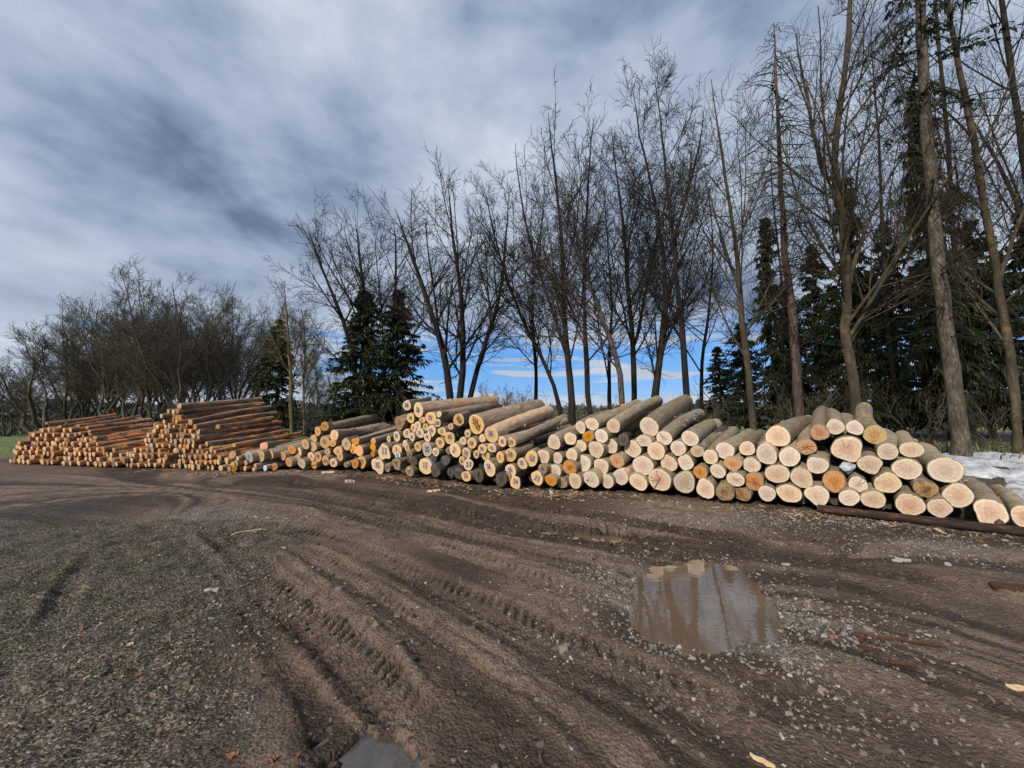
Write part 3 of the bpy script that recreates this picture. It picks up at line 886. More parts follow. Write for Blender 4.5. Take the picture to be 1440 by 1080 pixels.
take(1060, 540, 1440 / 380, [
    (128, 278, 68, 58, 'p', (292, 212), dict(lm='thick pale-ended log lying high at the left shoulder of the right-hand heap')),
    (350, 258, 50, 46, 'o', None, dict(lm='orange-ended log tucked under the topmost log of the right-hand heap')),
    (434, 228, 51, 42, 'p', (412, 158), dict(lm='topmost log of the right-hand heap')),
    (538, 233, 48, 39, 'p', (600, 192)),
    (280, 335, 55, 42, 'o', None, dict(crack=2)),
    (645, 270, 68, 50, 't', None, dict(lm='weathered tan log end with a red rim beneath the tall tree trunks')),
    (68, 373, 58, 56, 'p', None, dict(bark='peeled')),
    (190, 388, 60, 52, 'p'),
    (497, 346, 88, 69, 'pk', None, dict(split=1, lm='very large log end with a torn splintery scar at its top')),
    (713, 360, 60, 46, 'p'),
    (840, 350, 64, 45, 'p', (790, 275)),
    (338, 433, 60, 47, 'p'),
    (618, 428, 68, 50, 'p'),
    (815, 453, 83, 58, 'p'),
    (1022, 458, 100, 70, 'p', (915, 365), dict(lm='big pale log end high at the right flank beside the snow')),
    (125, 478, 66, 53, 'p'),
    (0, 433, 30, 38, 'p'),
    (255, 500, 60, 58, 'p'),
    (428, 518, 65, 58, 'o', None, dict(lm='large dark-rimmed orange log end just left of the snow lump')),
    (555, 535, 52, 44, 'p', None, dict(crack=1)),
    (713, 527, 77, 55, 'p'),
    (915, 560, 65, 46, 'd', None, dict(lm='muddy brown log end recessed between pale ones on the right flank')),
    (70, 583, 48, 43, 'p'),
    (188, 583, 66, 52, 'p'),
    (338, 593, 67, 55, 'p'),
    (508, 606, 55, 47, 'p'),
    (636, 615, 68, 49, 'p'),
    (832, 643, 85, 60, 'pk', None, dict(lm='large pinkish log end resting on the red bearer log')),
    (989, 660, 70, 51, 'pk'),
    (1088, 594, 88, 65, 'p'),
    (1262, 685, 104, 68, 'pk', (1150, 540), dict(notch=1, lm='wide oval log end with a dark bark notch near the frame edge')),
    (1440, 705, 60, 58, 'pk', (1290, 575), dict(lm='last log of the right-hand heap, cut by the photo edge')),
])
take(740, 540, 1440 / 380, [
    (148, 310, 34, 41, 'p'),
    (235, 291, 32, 35, 'p', (275, 262)),
    (290, 230, 28, 33, 'p', (440, 160)),
    (350, 213, 36, 36, 'p', (590, 108), dict(spray='o', lm='mossy log with orange spray paint, leftmost of the long top logs')),
    (465, 223, 36, 40, 'p', (700, 92), dict(spray='b', lm='long top log with a blue spray band near its far end')),
    (330, 280, 30, 28, 'o', None, dict(crack=1)),
    (400, 277, 37, 37, 'p'),
    (287, 330, 34, 33, 'p'),
    (372, 348, 41, 46, 'p'),
    (452, 331, 36, 40, 'p'),
    (515, 297, 35, 33, 'k', (600, 240), dict(lm='blackened log lying between pale ones beneath the top logs')),
    (655, 228, 53, 52, 'p', (850, 92), dict(spray='o', lm='thickest top log, with an orange spray dab near its far end')),
    (735, 288, 43, 39, 'p', (922, 158), dict(spray='b', crack=1, lm='top log with a cracked end and a pale blue spray patch')),
    (873, 290, 46, 42, 'p', (990, 215)),
    (912, 358, 38, 32, 't', (1090, 250), dict(spray='o', lm='mossy thin log with a raw orange scrape in the saddle of the heap')),
    (1058, 355, 51, 46, 'p', (1190, 268)),
    (1177, 343, 43, 40, 'p', (1250, 268)),
    (982, 388, 41, 40, 'p'),
    (625, 303, 38, 36, 'p'),
    (567, 346, 45, 46, 'p'),
    (692, 357, 48, 48, 'p'),
    (809, 342, 42, 41, 'p'),
    (92, 386, 33, 40, 'p'),
    (165, 394, 27, 33, 'p'),
    (243, 376, 30, 35, 'p'),
    (305, 421, 40, 45, 'p'),
    (400, 438, 41, 43, 'p'),
    (482, 410, 40, 37, 'o', None, dict(lm='dark orange log end among pale ones at mid height')),
    (150, 462, 35, 36, 'p'),
    (230, 446, 39, 37, 'o', None, dict(crack=1)),
    (622, 434, 57, 53, 'p'),
    (760, 423, 44, 46, 'p'),
    (850, 418, 42, 43, 'p'),
    (1100, 426, 50, 36, 'o'),
    (1197, 430, 46, 41, 'p'),
    (927, 470, 37, 37, 'o', None, dict(lm='small round orange log end right of the big grey one')),
    (1021, 464, 41, 39, 'p'),
    (1115, 508, 47, 41, 'p', None, dict(crack=1)),
    (260, 516, 37, 40, 'p'),
    (346, 506, 41, 47, 'p', None, dict(knot=1, lm='bottom-row log end with a small dark knot hole')),
    (431, 518, 35, 39, 'p'),
    (502, 495, 41, 42, 'p', None, dict(bark='peeled')),
    (597, 522, 46, 47, 'p'),
    (711, 510, 61, 62, 'pk', None, dict(crack=3, lm='large pinkish bottom-row log end with radial cracks')),
    (843, 523, 58, 62, 'g', None, dict(lm='large greyed egg-shaped log end in the bottom row')),
    (955, 558, 51, 52, 'pk'),
    (1058, 577, 50, 47, 'd', None, dict(lm='dark brown muddy log end in the bottom row')),
    (1151, 588, 44, 38, 'd'),
    (1215, 520, 53, 49, 'o', None, dict(crack=2, lm='large orange log end with a crack, above the bottom row')),
    (131, 514, 30, 31, 'o', None, dict(lm='deep orange log end on the chip-strewn ground')),
    (190, 528, 28, 27, 'd'),
])
take(520, 550, 1234 / 160, [
    (403, 155, 40, 57, 'y', (640, 95), dict(num='26')),
    (527, 203, 52, 80, 'y', (1342, 112), dict(num='36', bark='spruce', lm='long bare-barked log crowning the numbered heap')),
    (443, 293, 42, 53, 'y', None, dict(num='30')),
    (322, 345, 52, 78, 'd', None, dict(lobes=1, lm='fluted lobed log end high on the left corner of the numbered heap')),
    (570, 315, 32, 38, 'y', None, dict(num='8')),
    (663, 290, 55, 72, 'y', None, dict(num='35')),
    (752, 252, 28, 33, 'y', (1230, 225), dict(bark='spruce')),
    (735, 345, 38, 46, 'y', (905, 300), dict(num='28')),
    (965, 310, 60, 68, 'y', (1110, 235), dict(text=['55', '3626', '86'], lm='log end written over with dark numerals, smaller of the two')),
    (520, 370, 35, 42, 'y', None, dict(num='6')),
    (475, 400, 32, 45, 'y', None, dict(num='4')),
    (605, 390, 28, 40, 'y', None, dict(num='27')),
    (670, 430, 47, 65, 'y', None, dict(num='34')),
    (783, 437, 43, 50, 'y', None, dict(num='21')),
    (878, 383, 28, 36, 'y', None, dict(num='8')),
    (545, 455, 42, 55, 'y', None, dict(num='32')),
    (402, 460, 38, 55, 'y', None, dict(num='31')),
    (457, 497, 33, 48, 'y', None, dict(num='25')),
    (293, 492, 35, 60, 'y', None, dict(num='29')),
    (625, 500, 38, 52, 'y', None, dict(num='26')),
    (867, 508, 48, 68, 'y', (1010, 430), dict(num='45', bark='spruce')),
    (1060, 460, 33, 42, 'y', None, dict(num='38')),
    (1013, 540, 38, 45, 'y', None, dict(num='7')),
    (1107, 562, 52, 62, 'y', None, dict(num='38', knot=1)),
    (206, 518, 22, 36, 'y', None, dict(num='1')),
    (762, 560, 52, 55, 'y', None, dict(num='23')),
    (522, 603, 38, 52, 'y', None, dict(num='17')),
    (385, 572, 28, 40, 'y', None, dict(num='7')),
    (405, 612, 27, 48, 'y', None, dict(num='2')),
    (620, 632, 55, 75, 'g', None, dict(num='25', lm='large mauve-grey weathered log end in the numbered heap')),
    (715, 660, 36, 50, 'y', None, dict(num='31')),
    (925, 640, 60, 80, 'y', None, dict(num='2', lm='tall oval tan log end in the middle of the numbered heap')),
    (853, 645, 22, 45, 'd'),
    (1047, 675, 48, 63, 'y', None, dict(num='39')),
    (1155, 685, 32, 45, 'y', None, dict(num='24')),
    (155, 660, 65, 90, 'y', None, dict(num='33', lobes=1, lm='irregular slanted log end at the left edge of the numbered heap')),
    (295, 640, 52, 62, 'y', None, dict(num='3')),
    (303, 698, 30, 48, 'w', None, dict(num='32', lm='small log end daubed white and blue')),
    (430, 680, 30, 45, 'd'),
    (470, 755, 62, 52, 'k', None, dict(lobes=1)),
    (290, 785, 45, 70, 'd', None, dict(lobes=1)),
    (605, 815, 72, 90, 'y', None, dict(num='17', lm='large plain yellow log end standing on the mud among black ones')),
    (685, 740, 38, 50, 'k', None, dict(num='40')),
    (820, 750, 55, 55, 'k', None, dict(num='31')),
    (1000, 755, 32, 48, 'y', None, dict(num='24')),
    (1070, 795, 45, 65, 'y', (1150, 760), dict(num='31')),
    (88, 812, 68, 85, 'y', None, dict(num='35', lobes=1, lm='large yellow notched log end at the foot of the left corner')),
    (190, 832, 30, 48, 'd', None, dict(num='20')),
    (430, 870, 55, 55, 'd', None, dict(split=1)),
    (710, 865, 52, 72, 'k'),
    (875, 880, 38, 48, 'k'),
    (965, 890, 58, 68, 'k', None, dict(lm='blackened round log end left of the small numbered yellow one on the mud')),
    (1045, 925, 48, 60, 'y', None, dict(num='53')),
    (1175, 910, 60, 80, 'k', None, dict(lm='big black log end at the foot of the numbered heap')),
])
take(640, 550, 7.2, [
    (215, 335, 75, 105, 'y', (850, 160), dict(text=['559', '3626', '66'], lm='largest log end of the numbered heap, written over with dark numerals')),
    (368, 440, 70, 80, 'y', (945, 205), dict(num='36', bark='peeled', lm='debarked log with a torn flap of bark behind its end')),
    (476, 510, 42, 57, 'y', None, dict(num='42')),
    (570, 518, 44, 54, 'y', (1110, 268), dict(num='39', bark='spruce', lm='long straight log running back on the right shoulder of the numbered heap')),
    (275, 478, 30, 45, 'y'),
    (277, 585, 45, 52, 'y', None, dict(num='54')),
    (372, 575, 45, 48, 'y', None, dict(num='12')),
    (215, 640, 30, 42, 'y', None, dict(num='22')),
    (310, 655, 40, 48, 'y', None, dict(num='19')),
    (457, 670, 40, 58, 'y', None, dict(num='1')),
    (558, 648, 62, 72, 'y', (1140, 375), dict(num='38', bark='mossy', lm='long moss-topped log on the right side of the numbered heap')),
    (775, 680, 68, 75, 'y', (930, 575), dict(num='52')),
    (680, 735, 47, 60, 'y', None, dict(num='32')),
    (350, 780, 62, 80, 'y', None, dict(num='36', bark='mossy')),
    (563, 803, 55, 68, 'y', None, dict(num='26')),
    (465, 895, 60, 75, 'k', None, dict(lm='moss-grey rounded log end low in front of a small orange end')),
    (610, 930, 48, 65, 'y', (720, 860), dict(num='56', bark='peeled', lm='short-looking debarked log lowest on the mud')),
    (830, 880, 62, 72, 'y', None, dict(num='21', lm='round yellow log end with a runny blue mark in the bottom row')),
    (885, 790, 43, 52, 'd', None, dict(num='18')),
    (530, 872, 28, 45, 'o'),
])
take(400, 570, 9.0, [
    (510, 265, 38, 60, 'o', (905, 300), dict(bark='grey', lm='top left log of the middle heap, lying across the others')),
    (422, 330, 38, 60, 'y', None, dict(num='1')),
    (372, 420, 40, 45, 'y'),
    (630, 380, 55, 72, 'y', (1260, 330), dict(bark='spruce', lm='long flaky-barked log lying on top of the middle heap')),
    (265, 492, 48, 65, 't'),
    (358, 525, 52, 60, 'y'),
    (512, 468, 65, 78, 'y', None, dict(num='76', lm='largest round log end of the middle heap')),
    (610, 480, 42, 48, 'y', None, dict(num='3')),
    (95, 560, 50, 60, 'o'),
    (178, 590, 42, 58, 'y', None, dict(num='1')),
    (785, 492, 55, 82, 't', None, dict(num='1')),
    (900, 455, 50, 48, 'b', None, dict(lobes=1)),
    (1125, 452, 32, 42, 'b'),
    (1120, 530, 38, 42, 'b'),
    (1118, 615, 28, 38, 'o'),
    (945, 575, 55, 70, 'b', None, dict(lm='vivid orange log end in the middle heap')),
    (870, 550, 38, 65, 'y'),
    (545, 585, 38, 45, 't', None, dict(num='7')),
    (680, 578, 65, 60, 'y', None, dict(num='2')),
    (705, 652, 38, 58, 'y', None, dict(num='7')),
    (338, 650, 48, 60, 'y', None, dict(num='6')),
    (425, 650, 45, 68, 'y', None, dict(num='10')),
    (165, 672, 50, 48, 't'),
    (55, 720, 42, 62, 'o'),
    (218, 735, 48, 65, 't'),
    (375, 755, 35, 52, 'y'),
    (520, 700, 45, 65, 'y', None, dict(num='2')),
    (620, 725, 50, 60, 'y', None, dict(num='24')),
    (790, 750, 36, 40, 'd'),
    (895, 738, 45, 62, 'o'),
    (975, 720, 60, 78, 'y', None, dict(num='39', lm='large broad yellow-orange log end low in the middle heap')),
])
take(290, 550, 1234 / 160, [
    (625, 600, 25, 50, 'b', (1020, 555)),
    (465, 712, 55, 58, 'bl', None, dict(lm='log end painted blue-grey, between the middle and long-log heaps')),
    (587, 705, 46, 68, 't'),
    (685, 690, 50, 60, 'y'),
    (825, 705, 38, 50, 'o'),
    (738, 835, 30, 42, 'o', (900, 780)),
    (637, 855, 24, 32, 'w', None, dict(lm='small pale blue painted log end on the mud')),
    (513, 858, 17, 22, 't'),
    (532, 812, 16, 26, 't'),
    (285, 690, 25, 42, 'b', (480, 655)),
    (220, 755, 20, 34, 'y'),
    (130, 770, 16, 30, 'y'),
    (155, 850, 20, 32, 'y'),
    (300, 855, 20, 34, 'o', (490, 790), dict(lm='low dark-barked log lying on the mud before the long-log stack')),
    (285, 800, 22, 34, 't'),
])
# long logs seen from the side on top of the two left stacks: near end, far end
for nx_, ny_, fx_, fy_, rp in [
        (185, 135, 685, 92, 18), (172, 165, 700, 122, 17), (178, 208, 560, 170, 19), (252, 235, 748, 142, 18), (280, 263, 780, 177, 17), (300, 292, 805, 237, 18),
        (420, 262, 770, 212, 14), (298, 330, 822, 275, 19), (350, 370, 880, 312, 16), (378, 402, 928, 352, 20), (520, 375, 905, 330, 12)]:
    take(210, 540, 1440 / 330, [(nx_, ny_, rp * 0.4, rp, 'n', (fx_, fy_), dict(bark='pine', st='long'))])
for nx_, ny_, fx_, fy_, rp in [
        (392, 212, 978, 136, 12), (505, 240, 1000, 156, 12), (660, 232, 1180, 148, 13), (735, 248, 1290, 190, 14), (752, 280, 1300, 205, 13), (672, 298, 1290, 242, 13),
        (760, 300, 1295, 258, 14), (805, 332, 1300, 286, 14), (795, 362, 1300, 330, 15), (1060, 395, 1300, 372, 13)]:
    take(0, 560, 6.0, [(nx_, ny_, rp * 0.4, rp, 'n', (fx_, fy_), dict(bark='pine', st='far'))])

NFIX = len(ROWS)


def surf_y(px, py):
    """distance at which the sloping front of the piles meets a line of sight"""
    d = ray(px, py)
    u = d[0] / d[1]
    y0 = np.interp(u, FU, FL[1:-1, 1])
    y = y0
    for _ in range(3):
        H = CAMH + d[2] * y / d[1]
        y = y0 + 0.12 * max(0.0, H)
    return y


LEAN_B = [(0, 17), (150, 22), (260, 27), (400, 28), (440, 20), (525, 20), (560, 31), (700, 37), (800, 40), (1440, 40)]


class Log:
    pass


LOGS = []


def add_log(px, py, ry, ty, far, ex, rx=None, Y=None, L=3.0):
    g = Log()
    Y = surf_y(px, py) + random.uniform(-0.05, 0.07) if Y is None else Y
    p = at_depth(px, py, Y)
    dep = proj(p)[2]
    g.r = ry * dep / FPX
    gz = float(bank(np.array([p[0]]), np.array([p[1]]))[0])
    if p[2] - g.r < gz + 0.01:
        p[2] = gz + 0.01 + g.r
    b = math.radians(np.interp(px, [a for a, _ in LEAN_B], [c for _, c in LEAN_B]) + random.uniform(-2.0, 2.0))
    g.L = L + random.uniform(-0.08, 0.12)
    if far is not None:
        d2 = ray(*far)
        d2 = d2 / np.linalg.norm(d2)
        rel = p - np.array((0, 0, CAMH))
        B = rel @ d2
        disc = B * B - (rel @ rel - g.L ** 2)
        if disc < 0:
            t = B
        else:
            t = B + math.sqrt(disc)
        q = np.array((0, 0, CAMH)) + d2 * t
        v = q - p
        g.L = float(np.linalg.norm(v))
        v = v / g.L
        g.manual = True
    else:
        rise = math.radians(9.0) + random.uniform(-0.015, 0.015)
        v = np.array((math.sin(b) * math.cos(rise), math.cos(b) * math.cos(rise), math.sin(rise)))
        g.manual = False
    g.p, g.v, g.ty, g.ex = p, v, ty, ex
    g.px, g.py, g.rp = px, py, ry
    g.asp = 1.0
    if rx is not None and not ex.get('st'):
        u = (px - CX) / FPX
        hv = np.array((v[1], -v[0])) / math.hypot(v[0], v[1])
        exp_r = abs(hv[0] + u * -hv[1]) if True else 1
        exp_r = abs(hv[0] * 1.0 - u * hv[1])
        g.asp = float(np.clip((rx / ry) / max(exp_r, 0.25), 0.80, 1.22))
    LOGS.append(g)
    return g


for r in ROWS:
    px, py, rx, ry, ty, far, ex = r
    g = add_log(px, py, ry, ty, far, ex, rx, L=3.0 if not ex.get('st') == 'far' else 2.7)
    g.st = ex.get('st') or ('right' if px > 775 and py > 0 and ty in ('p', 'pk') or px > 800 else ('numbered' if px > 530 else ('middle' if px > 405 else 'long')))
    g.fill = False

# the crowded ends of the two left stacks
TOPL = [(8, 650), (13, 640), (22, 622), (38, 608), (52, 601), (66, 596), (90, 600), (122, 604), (133, 614), (150, 628), (178, 630), (196, 622), (205, 606), (222, 588), (233, 572), (250, 566),
        (256, 584), (266, 600), (278, 612), (292, 626), (310, 634), (340, 640), (372, 648), (384, 655)]
TX = [a for a, _ in TOPL]
TY = [b for _, b in TOPL]
seg = np.vstack([FL[1:8]])
cum = np.concatenate([[0], np.cumsum(np.hypot(*np.diff(seg, axis=0).T))])
fixed = [(g.px, g.py, g.rp) for g in LOGS]
row = 0
z = 0.10
while z < 2.3:
    s = random.uniform(0, 0.1)
    while s < cum[-1]:
        x = np.interp(s, cum, seg[:, 0])
        y = np.interp(s, cum, seg[:, 1])
        r = random.choice([0.07, 0.08, 0.085, 0.09, 0.095, 0.105])
        yy = y + 0.12 * z + random.uniform(-0.13, 0.16)
        zz = z + random.uniform(-0.025, 0.025)
        P = np.array((x, yy, zz))
        px, py, dep = proj(P)
        rp = r * FPX / dep
        ok = px < 384 and py - rp > np.interp(px, TX, TY)
        if ok:
            for fx_, fy_, fr_ in fixed:
                if abs(px - fx_) < (rp * 0.4 + fr_ * 0.6) and abs(py - fy_) < rp * 0.7 + fr_ * 0.7:
                    ok = False
                    break
        if ok:
            ty = random.choices(['n', 't', 'o', 'd', 'y'], [10, 3, 3, 3, 1.5])[0]
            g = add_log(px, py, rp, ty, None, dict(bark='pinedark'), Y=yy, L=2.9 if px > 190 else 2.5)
            g.st = 'long' if px > 200 else 'far'
            g.fill = True
        s += 2 * r * random.uniform(1.05, 1.35)
    z += 0.165
    row += 1

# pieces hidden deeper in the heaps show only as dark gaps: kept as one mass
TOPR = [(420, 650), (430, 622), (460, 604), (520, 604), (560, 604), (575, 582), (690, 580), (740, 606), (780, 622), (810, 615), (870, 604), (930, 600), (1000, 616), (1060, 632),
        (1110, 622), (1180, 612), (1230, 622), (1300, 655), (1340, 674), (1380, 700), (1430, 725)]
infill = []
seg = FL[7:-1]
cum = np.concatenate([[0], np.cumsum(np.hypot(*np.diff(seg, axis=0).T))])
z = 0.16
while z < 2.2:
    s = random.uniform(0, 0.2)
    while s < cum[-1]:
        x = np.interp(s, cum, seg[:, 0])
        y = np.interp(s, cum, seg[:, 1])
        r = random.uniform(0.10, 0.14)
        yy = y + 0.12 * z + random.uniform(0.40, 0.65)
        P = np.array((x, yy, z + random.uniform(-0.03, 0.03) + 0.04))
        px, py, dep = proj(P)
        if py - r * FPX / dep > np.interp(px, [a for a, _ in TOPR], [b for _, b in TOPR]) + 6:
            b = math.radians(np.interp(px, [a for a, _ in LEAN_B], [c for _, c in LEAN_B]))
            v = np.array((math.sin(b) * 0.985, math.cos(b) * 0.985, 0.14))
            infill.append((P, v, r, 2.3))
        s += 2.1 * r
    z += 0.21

NS = 22


def log_meshes(g, ns=None, nr=None, seed=0):
    """bark surface and sawn end in log space: near end at the origin, +Z towards the far end"""
    rs = np.random.default_rng(seed)
    big = g.rp > 6.5
    ns = ns or (30 if g.rp > 9 else 22 if big else 14)
    nr = nr or (16 if g.manual and big else 9 if big or g.manual else 6)
    th = np.arange(ns) * 2 * math.pi / ns
    prof = np.ones(ns)
    for k_, a in ((2, 0.050), (3, 0.034), (4, 0.020), (5, 0.014)):
        prof += a * rs.standard_normal() * np.cos(k_ * th + rs.random() * 6.28)
    prof += 0.006 * rs.standard_normal(ns)
    if g.ex.get('lobes'):
        prof += 0.10 * np.cos(3 * th + rs.random() * 6) + 0.06 * np.cos(5 * th + rs.random() * 6)
        dth = (th - rs.uniform(0.8, 2.2) + math.pi) % (2 * math.pi) - math.pi
        prof -= 0.20 * np.exp(-(dth / 0.22) ** 2)
    zz = np.linspace(0, 1, nr) ** 1.0 * g.L
    bend = 0.03 * rs.standard_normal(2)
    taper = rs.uniform(-0.10, 0.06) if not g.manual else rs.uniform(-0.14, -0.02)
    V = []
    for i, z_ in enumerate(zz):
        f = z_ / g.L
        rr = g.r * (1 + taper * f + 0.014 * rs.standard_normal() * (0 < i < nr - 1))
        pr = prof * (1 - 0.4 * f) + 0.4 * f
        pr = pr + 0.010 * rs.standard_normal(ns) * (i > 0)
        off = bend * math.sin(f * math.pi) * 1.2 * g.L * 0.35
        V.append(np.stack([np.cos(th) * rr * pr * g.asp + off[0], np.sin(th) * rr * pr + off[1], np.full(ns, z_)], 1))
    # cleaned edge at the near end, bark thickness seen as a thin ring
    V[0][:, 2] += 0.006 * rs.standard_normal(ns)
    inner = V[0] * [0.945, 0.945, 1]
    far_c = V[-1].mean(0)
    # the rim and the far cap keep vertices of their own, so that the sawn edges stay sharp
    VV = np.vstack([*V, far_c[None], inner, V[0], V[-1]])
    idx = np.arange(nr * ns).reshape(nr, ns)
    a, b = idx[:-1], idx[1:]
    F = np.stack([a, np.roll(a, -1, 1), np.roll(b, -1, 1), b], -1).reshape(-1, 4)
    e0 = nr * ns + 1
    in_, v0_, last = e0 + np.arange(ns), e0 + ns + np.arange(ns), e0 + 2 * ns + np.arange(ns)
    F = np.vstack([F, np.stack([in_, np.roll(in_, -1), np.roll(v0_, -1), v0_], 1)])
    Fc = np.stack([last, np.roll(last, -1), np.full(ns, nr * ns)], 1)
    # knots: stubs of cut branches
    bag = Bag()
    bag.add(VV, F)
    bag.F.setdefault(3, []).append(Fc)
    if g.manual and big:
        for _ in range(rs.integers(3, 7)):
            t = rs.uniform(0.15, 0.95) * g.L
            a_ = rs.uniform(0, 6.28)
            c = np.array((math.cos(a_) * g.r * 0.92, math.sin(a_) * g.r * 0.92, t))
            n_ = np.array((math.cos(a_), math.sin(a_), 0.15))
            kr = rs.uniform(0.10, 0.24) * g.r
            P = np.stack([c, c + n_ * g.r * 0.2, c + n_ * g.r * 0.21])[None]
            bag.add(*tubes(P, np.array([[kr * 1.5, kr, 0.001]]), 6))
    bark = bag
    # sawn end
    R = [0.25, 0.5, 0.75, 1.0]
    fv = [np.zeros((1, 3))]
    fr = [np.zeros(1)]
    for k_ in R:
        q = V[0] * 0.95 * k_
        q[:, 2] = -0.004 - 0.006 * (1 - k_) + 0.0015 * rs.standard_normal(ns) * (k_ < 1)
        if g.ex.get('split') and k_ < 1:
            q[:, 2] -= 0.02 * np.exp(-((th - 1.7) / 0.35) ** 2)
        fv.append(q)
        fr.append(np.full(ns, k_))
    fv[0][0, 2] = -0.01
    q = V[0] * 0.955
    q[:, 2] = 0.012
    fv.append(q)
    fr.append(np.full(ns, 1.0))
    FV = np.vstack(fv)
    FR = np.concatenate(fr)
    n_r = len(R) + 1
    ix = 1 + np.arange(n_r * ns).reshape(n_r, ns)
    F3 = np.stack([np.zeros(ns, int), ix[0], np.roll(ix[0], -1)], 1)
    F4 = np.stack([ix[:-1], np.roll(ix[:-1], -1, 1), np.roll(ix[1:], -1, 1), ix[1:]], -1).reshape(-1, 4)[:, ::-1]
    return bark, (FV, [F3, F4], FR), V[0]


GLY = {  # strokes of handwritten numerals in a unit box
    '0': [[(.5, 1), (.1, .7), (.1, .3), (.5, 0), (.9, .3), (.9, .7), (.5, 1)]],
    '1': [[(.3, .75), (.6, 1), (.5, 0)]],
    '2': [[(.1, .75), (.45, 1), (.85, .75), (.6, .4), (.05, 0), (.95, .03)]],
    '3': [[(.1, .9), (.6, 1), (.8, .75), (.4, .52), (.85, .3), (.55, 0), (.05, .1)]],
    '4': [[(.6, 0), (.6, 1), (.05, .35), (.95, .35)]],
    '5': [[(.85, 1), (.25, 1), (.15, .55), (.65, .55), (.85, .25), (.5, 0), (.1, .08)]],
    '6': [[(.75, 1), (.25, .6), (.12, .2), (.5, 0), (.85, .22), (.6, .5), (.2, .35)]],
    '7': [[(.05, 1), (.9, 1), (.4, 0)], [(.3, .5), (.8, .5)]],
    '8': [[(.5, .52), (.15, .75), (.5, 1), (.85, .75), (.5, .52), (.1, .25), (.5, 0), (.9, .25), (.5, .52)]],
    '9': [[(.8, .6), (.4, .5), (.15, .75), (.5, 1), (.85, .75), (.6, 0)]],
}


def ribbon(path, wd, z_, bag):
    p = np.array(path)
    for a, b in zip(p[:-1], p[1:]):
        d = b - a
        ln = np.hypot(*d)
        if ln < 1e-5:
            continue
        d = d / ln
        n_ = np.array((-d[1], d[0])) * wd / 2
        a2, b2 = a - d * wd * 0.3, b + d * wd * 0.3
        V = np.array([[*(a2 - n_), z_], [*(b2 - n_), z_], [*(b2 + n_), z_], [*(a2 + n_), z_]])
        z_ -= 0.0004
        bag.add(V, np.array([[0, 3, 2, 1]]))
    return z_


def write(txt, cx, cy, h, wd, bag, tilt=0.0, sx=1.0):
    """numerals on a sawn end; u to the right and v up as the reader sees them"""
    n = len(txt)
    cw = h * 0.62 * sx
    z_ = -0.0145
    c, s = math.cos(tilt), math.sin(tilt)
    for i, ch in enumerate(txt):
        for st in GLY[ch]:
            pts = []
            for (u, v) in st:
                U = (i - (n - 1) / 2) * cw * 1.22 + (u - 0.5) * cw
                Vv = (v - 0.5) * h
                pts.append((-(cx + U * c - Vv * s), cy + U * s + Vv * c))
            z_ = ribbon(pts, wd, z_, bag)


BARKOF = {'n': 'bark_pine', 'p': 'bark_fresh', 'pk': 'bark_fresh', 'o': 'bark_fresh', 'y': 'bark_spruce', 't': 'bark_mossy', 'd': 'bark_mossy', 'k': 'bark_dark', 'g': 'bark_fresh', 'b': 'bark_spruce',
          'w': 'bark_spruce', 'bl': 'bark_spruce'}
CUTOF = {'n': 'cut_pine', 'p': 'cut_pale', 'pk': 'cut_pink', 'o': 'cut_orange', 'y': 'cut_yellow', 't': 'cut_tan', 'd': 'cut_brown', 'k': 'cut_black', 'g': 'cut_grey', 'b': 'cut_bright', 'w': 'cut_whitepaint', 'bl': 'cut_bluegrey'}
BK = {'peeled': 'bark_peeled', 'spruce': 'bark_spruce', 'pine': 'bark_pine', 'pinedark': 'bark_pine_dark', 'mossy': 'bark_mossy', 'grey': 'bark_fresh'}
TONE = {'n': 'orange-tan', 'p': 'pale', 'pk': 'pinkish', 'o': 'orange', 'y': 'yellow', 't': 'tan', 'd': 'brown', 'k': 'blackened', 'g': 'grey', 'b': 'bright orange', 'w': 'white-daubed', 'bl': 'blue-grey'}
GROUPS = {'right': 'big logs in the right-hand heap', 'numbered': 'logs in the heap with numbered ends', 'middle': 'logs in the low middle heap', 'long': 'long logs in the tall left stack', 'far': 'logs in the far left stack'}
HEAP = {'right': 'right-hand heap', 'numbered': 'numbered heap', 'middle': 'middle heap', 'long': 'tall left stack', 'far': 'far left stack'}

# which ones stay individuals: the largest in view
order = sorted(range(len(LOGS)), key=lambda i: (-(i < NFIX), -LOGS[i].rp))
single = set(order[:300])


def frame_of(g):
    Z = Vector(g.v)
    up = Vector((0, 0, 1))
    X = up.cross(Z).normalized()     # for a viewer facing the end this points to the viewer's left or right
    Y = Z.cross(X).normalized()
    m = Matrix((X, Y, Z)).transposed().to_4x4()
    return m


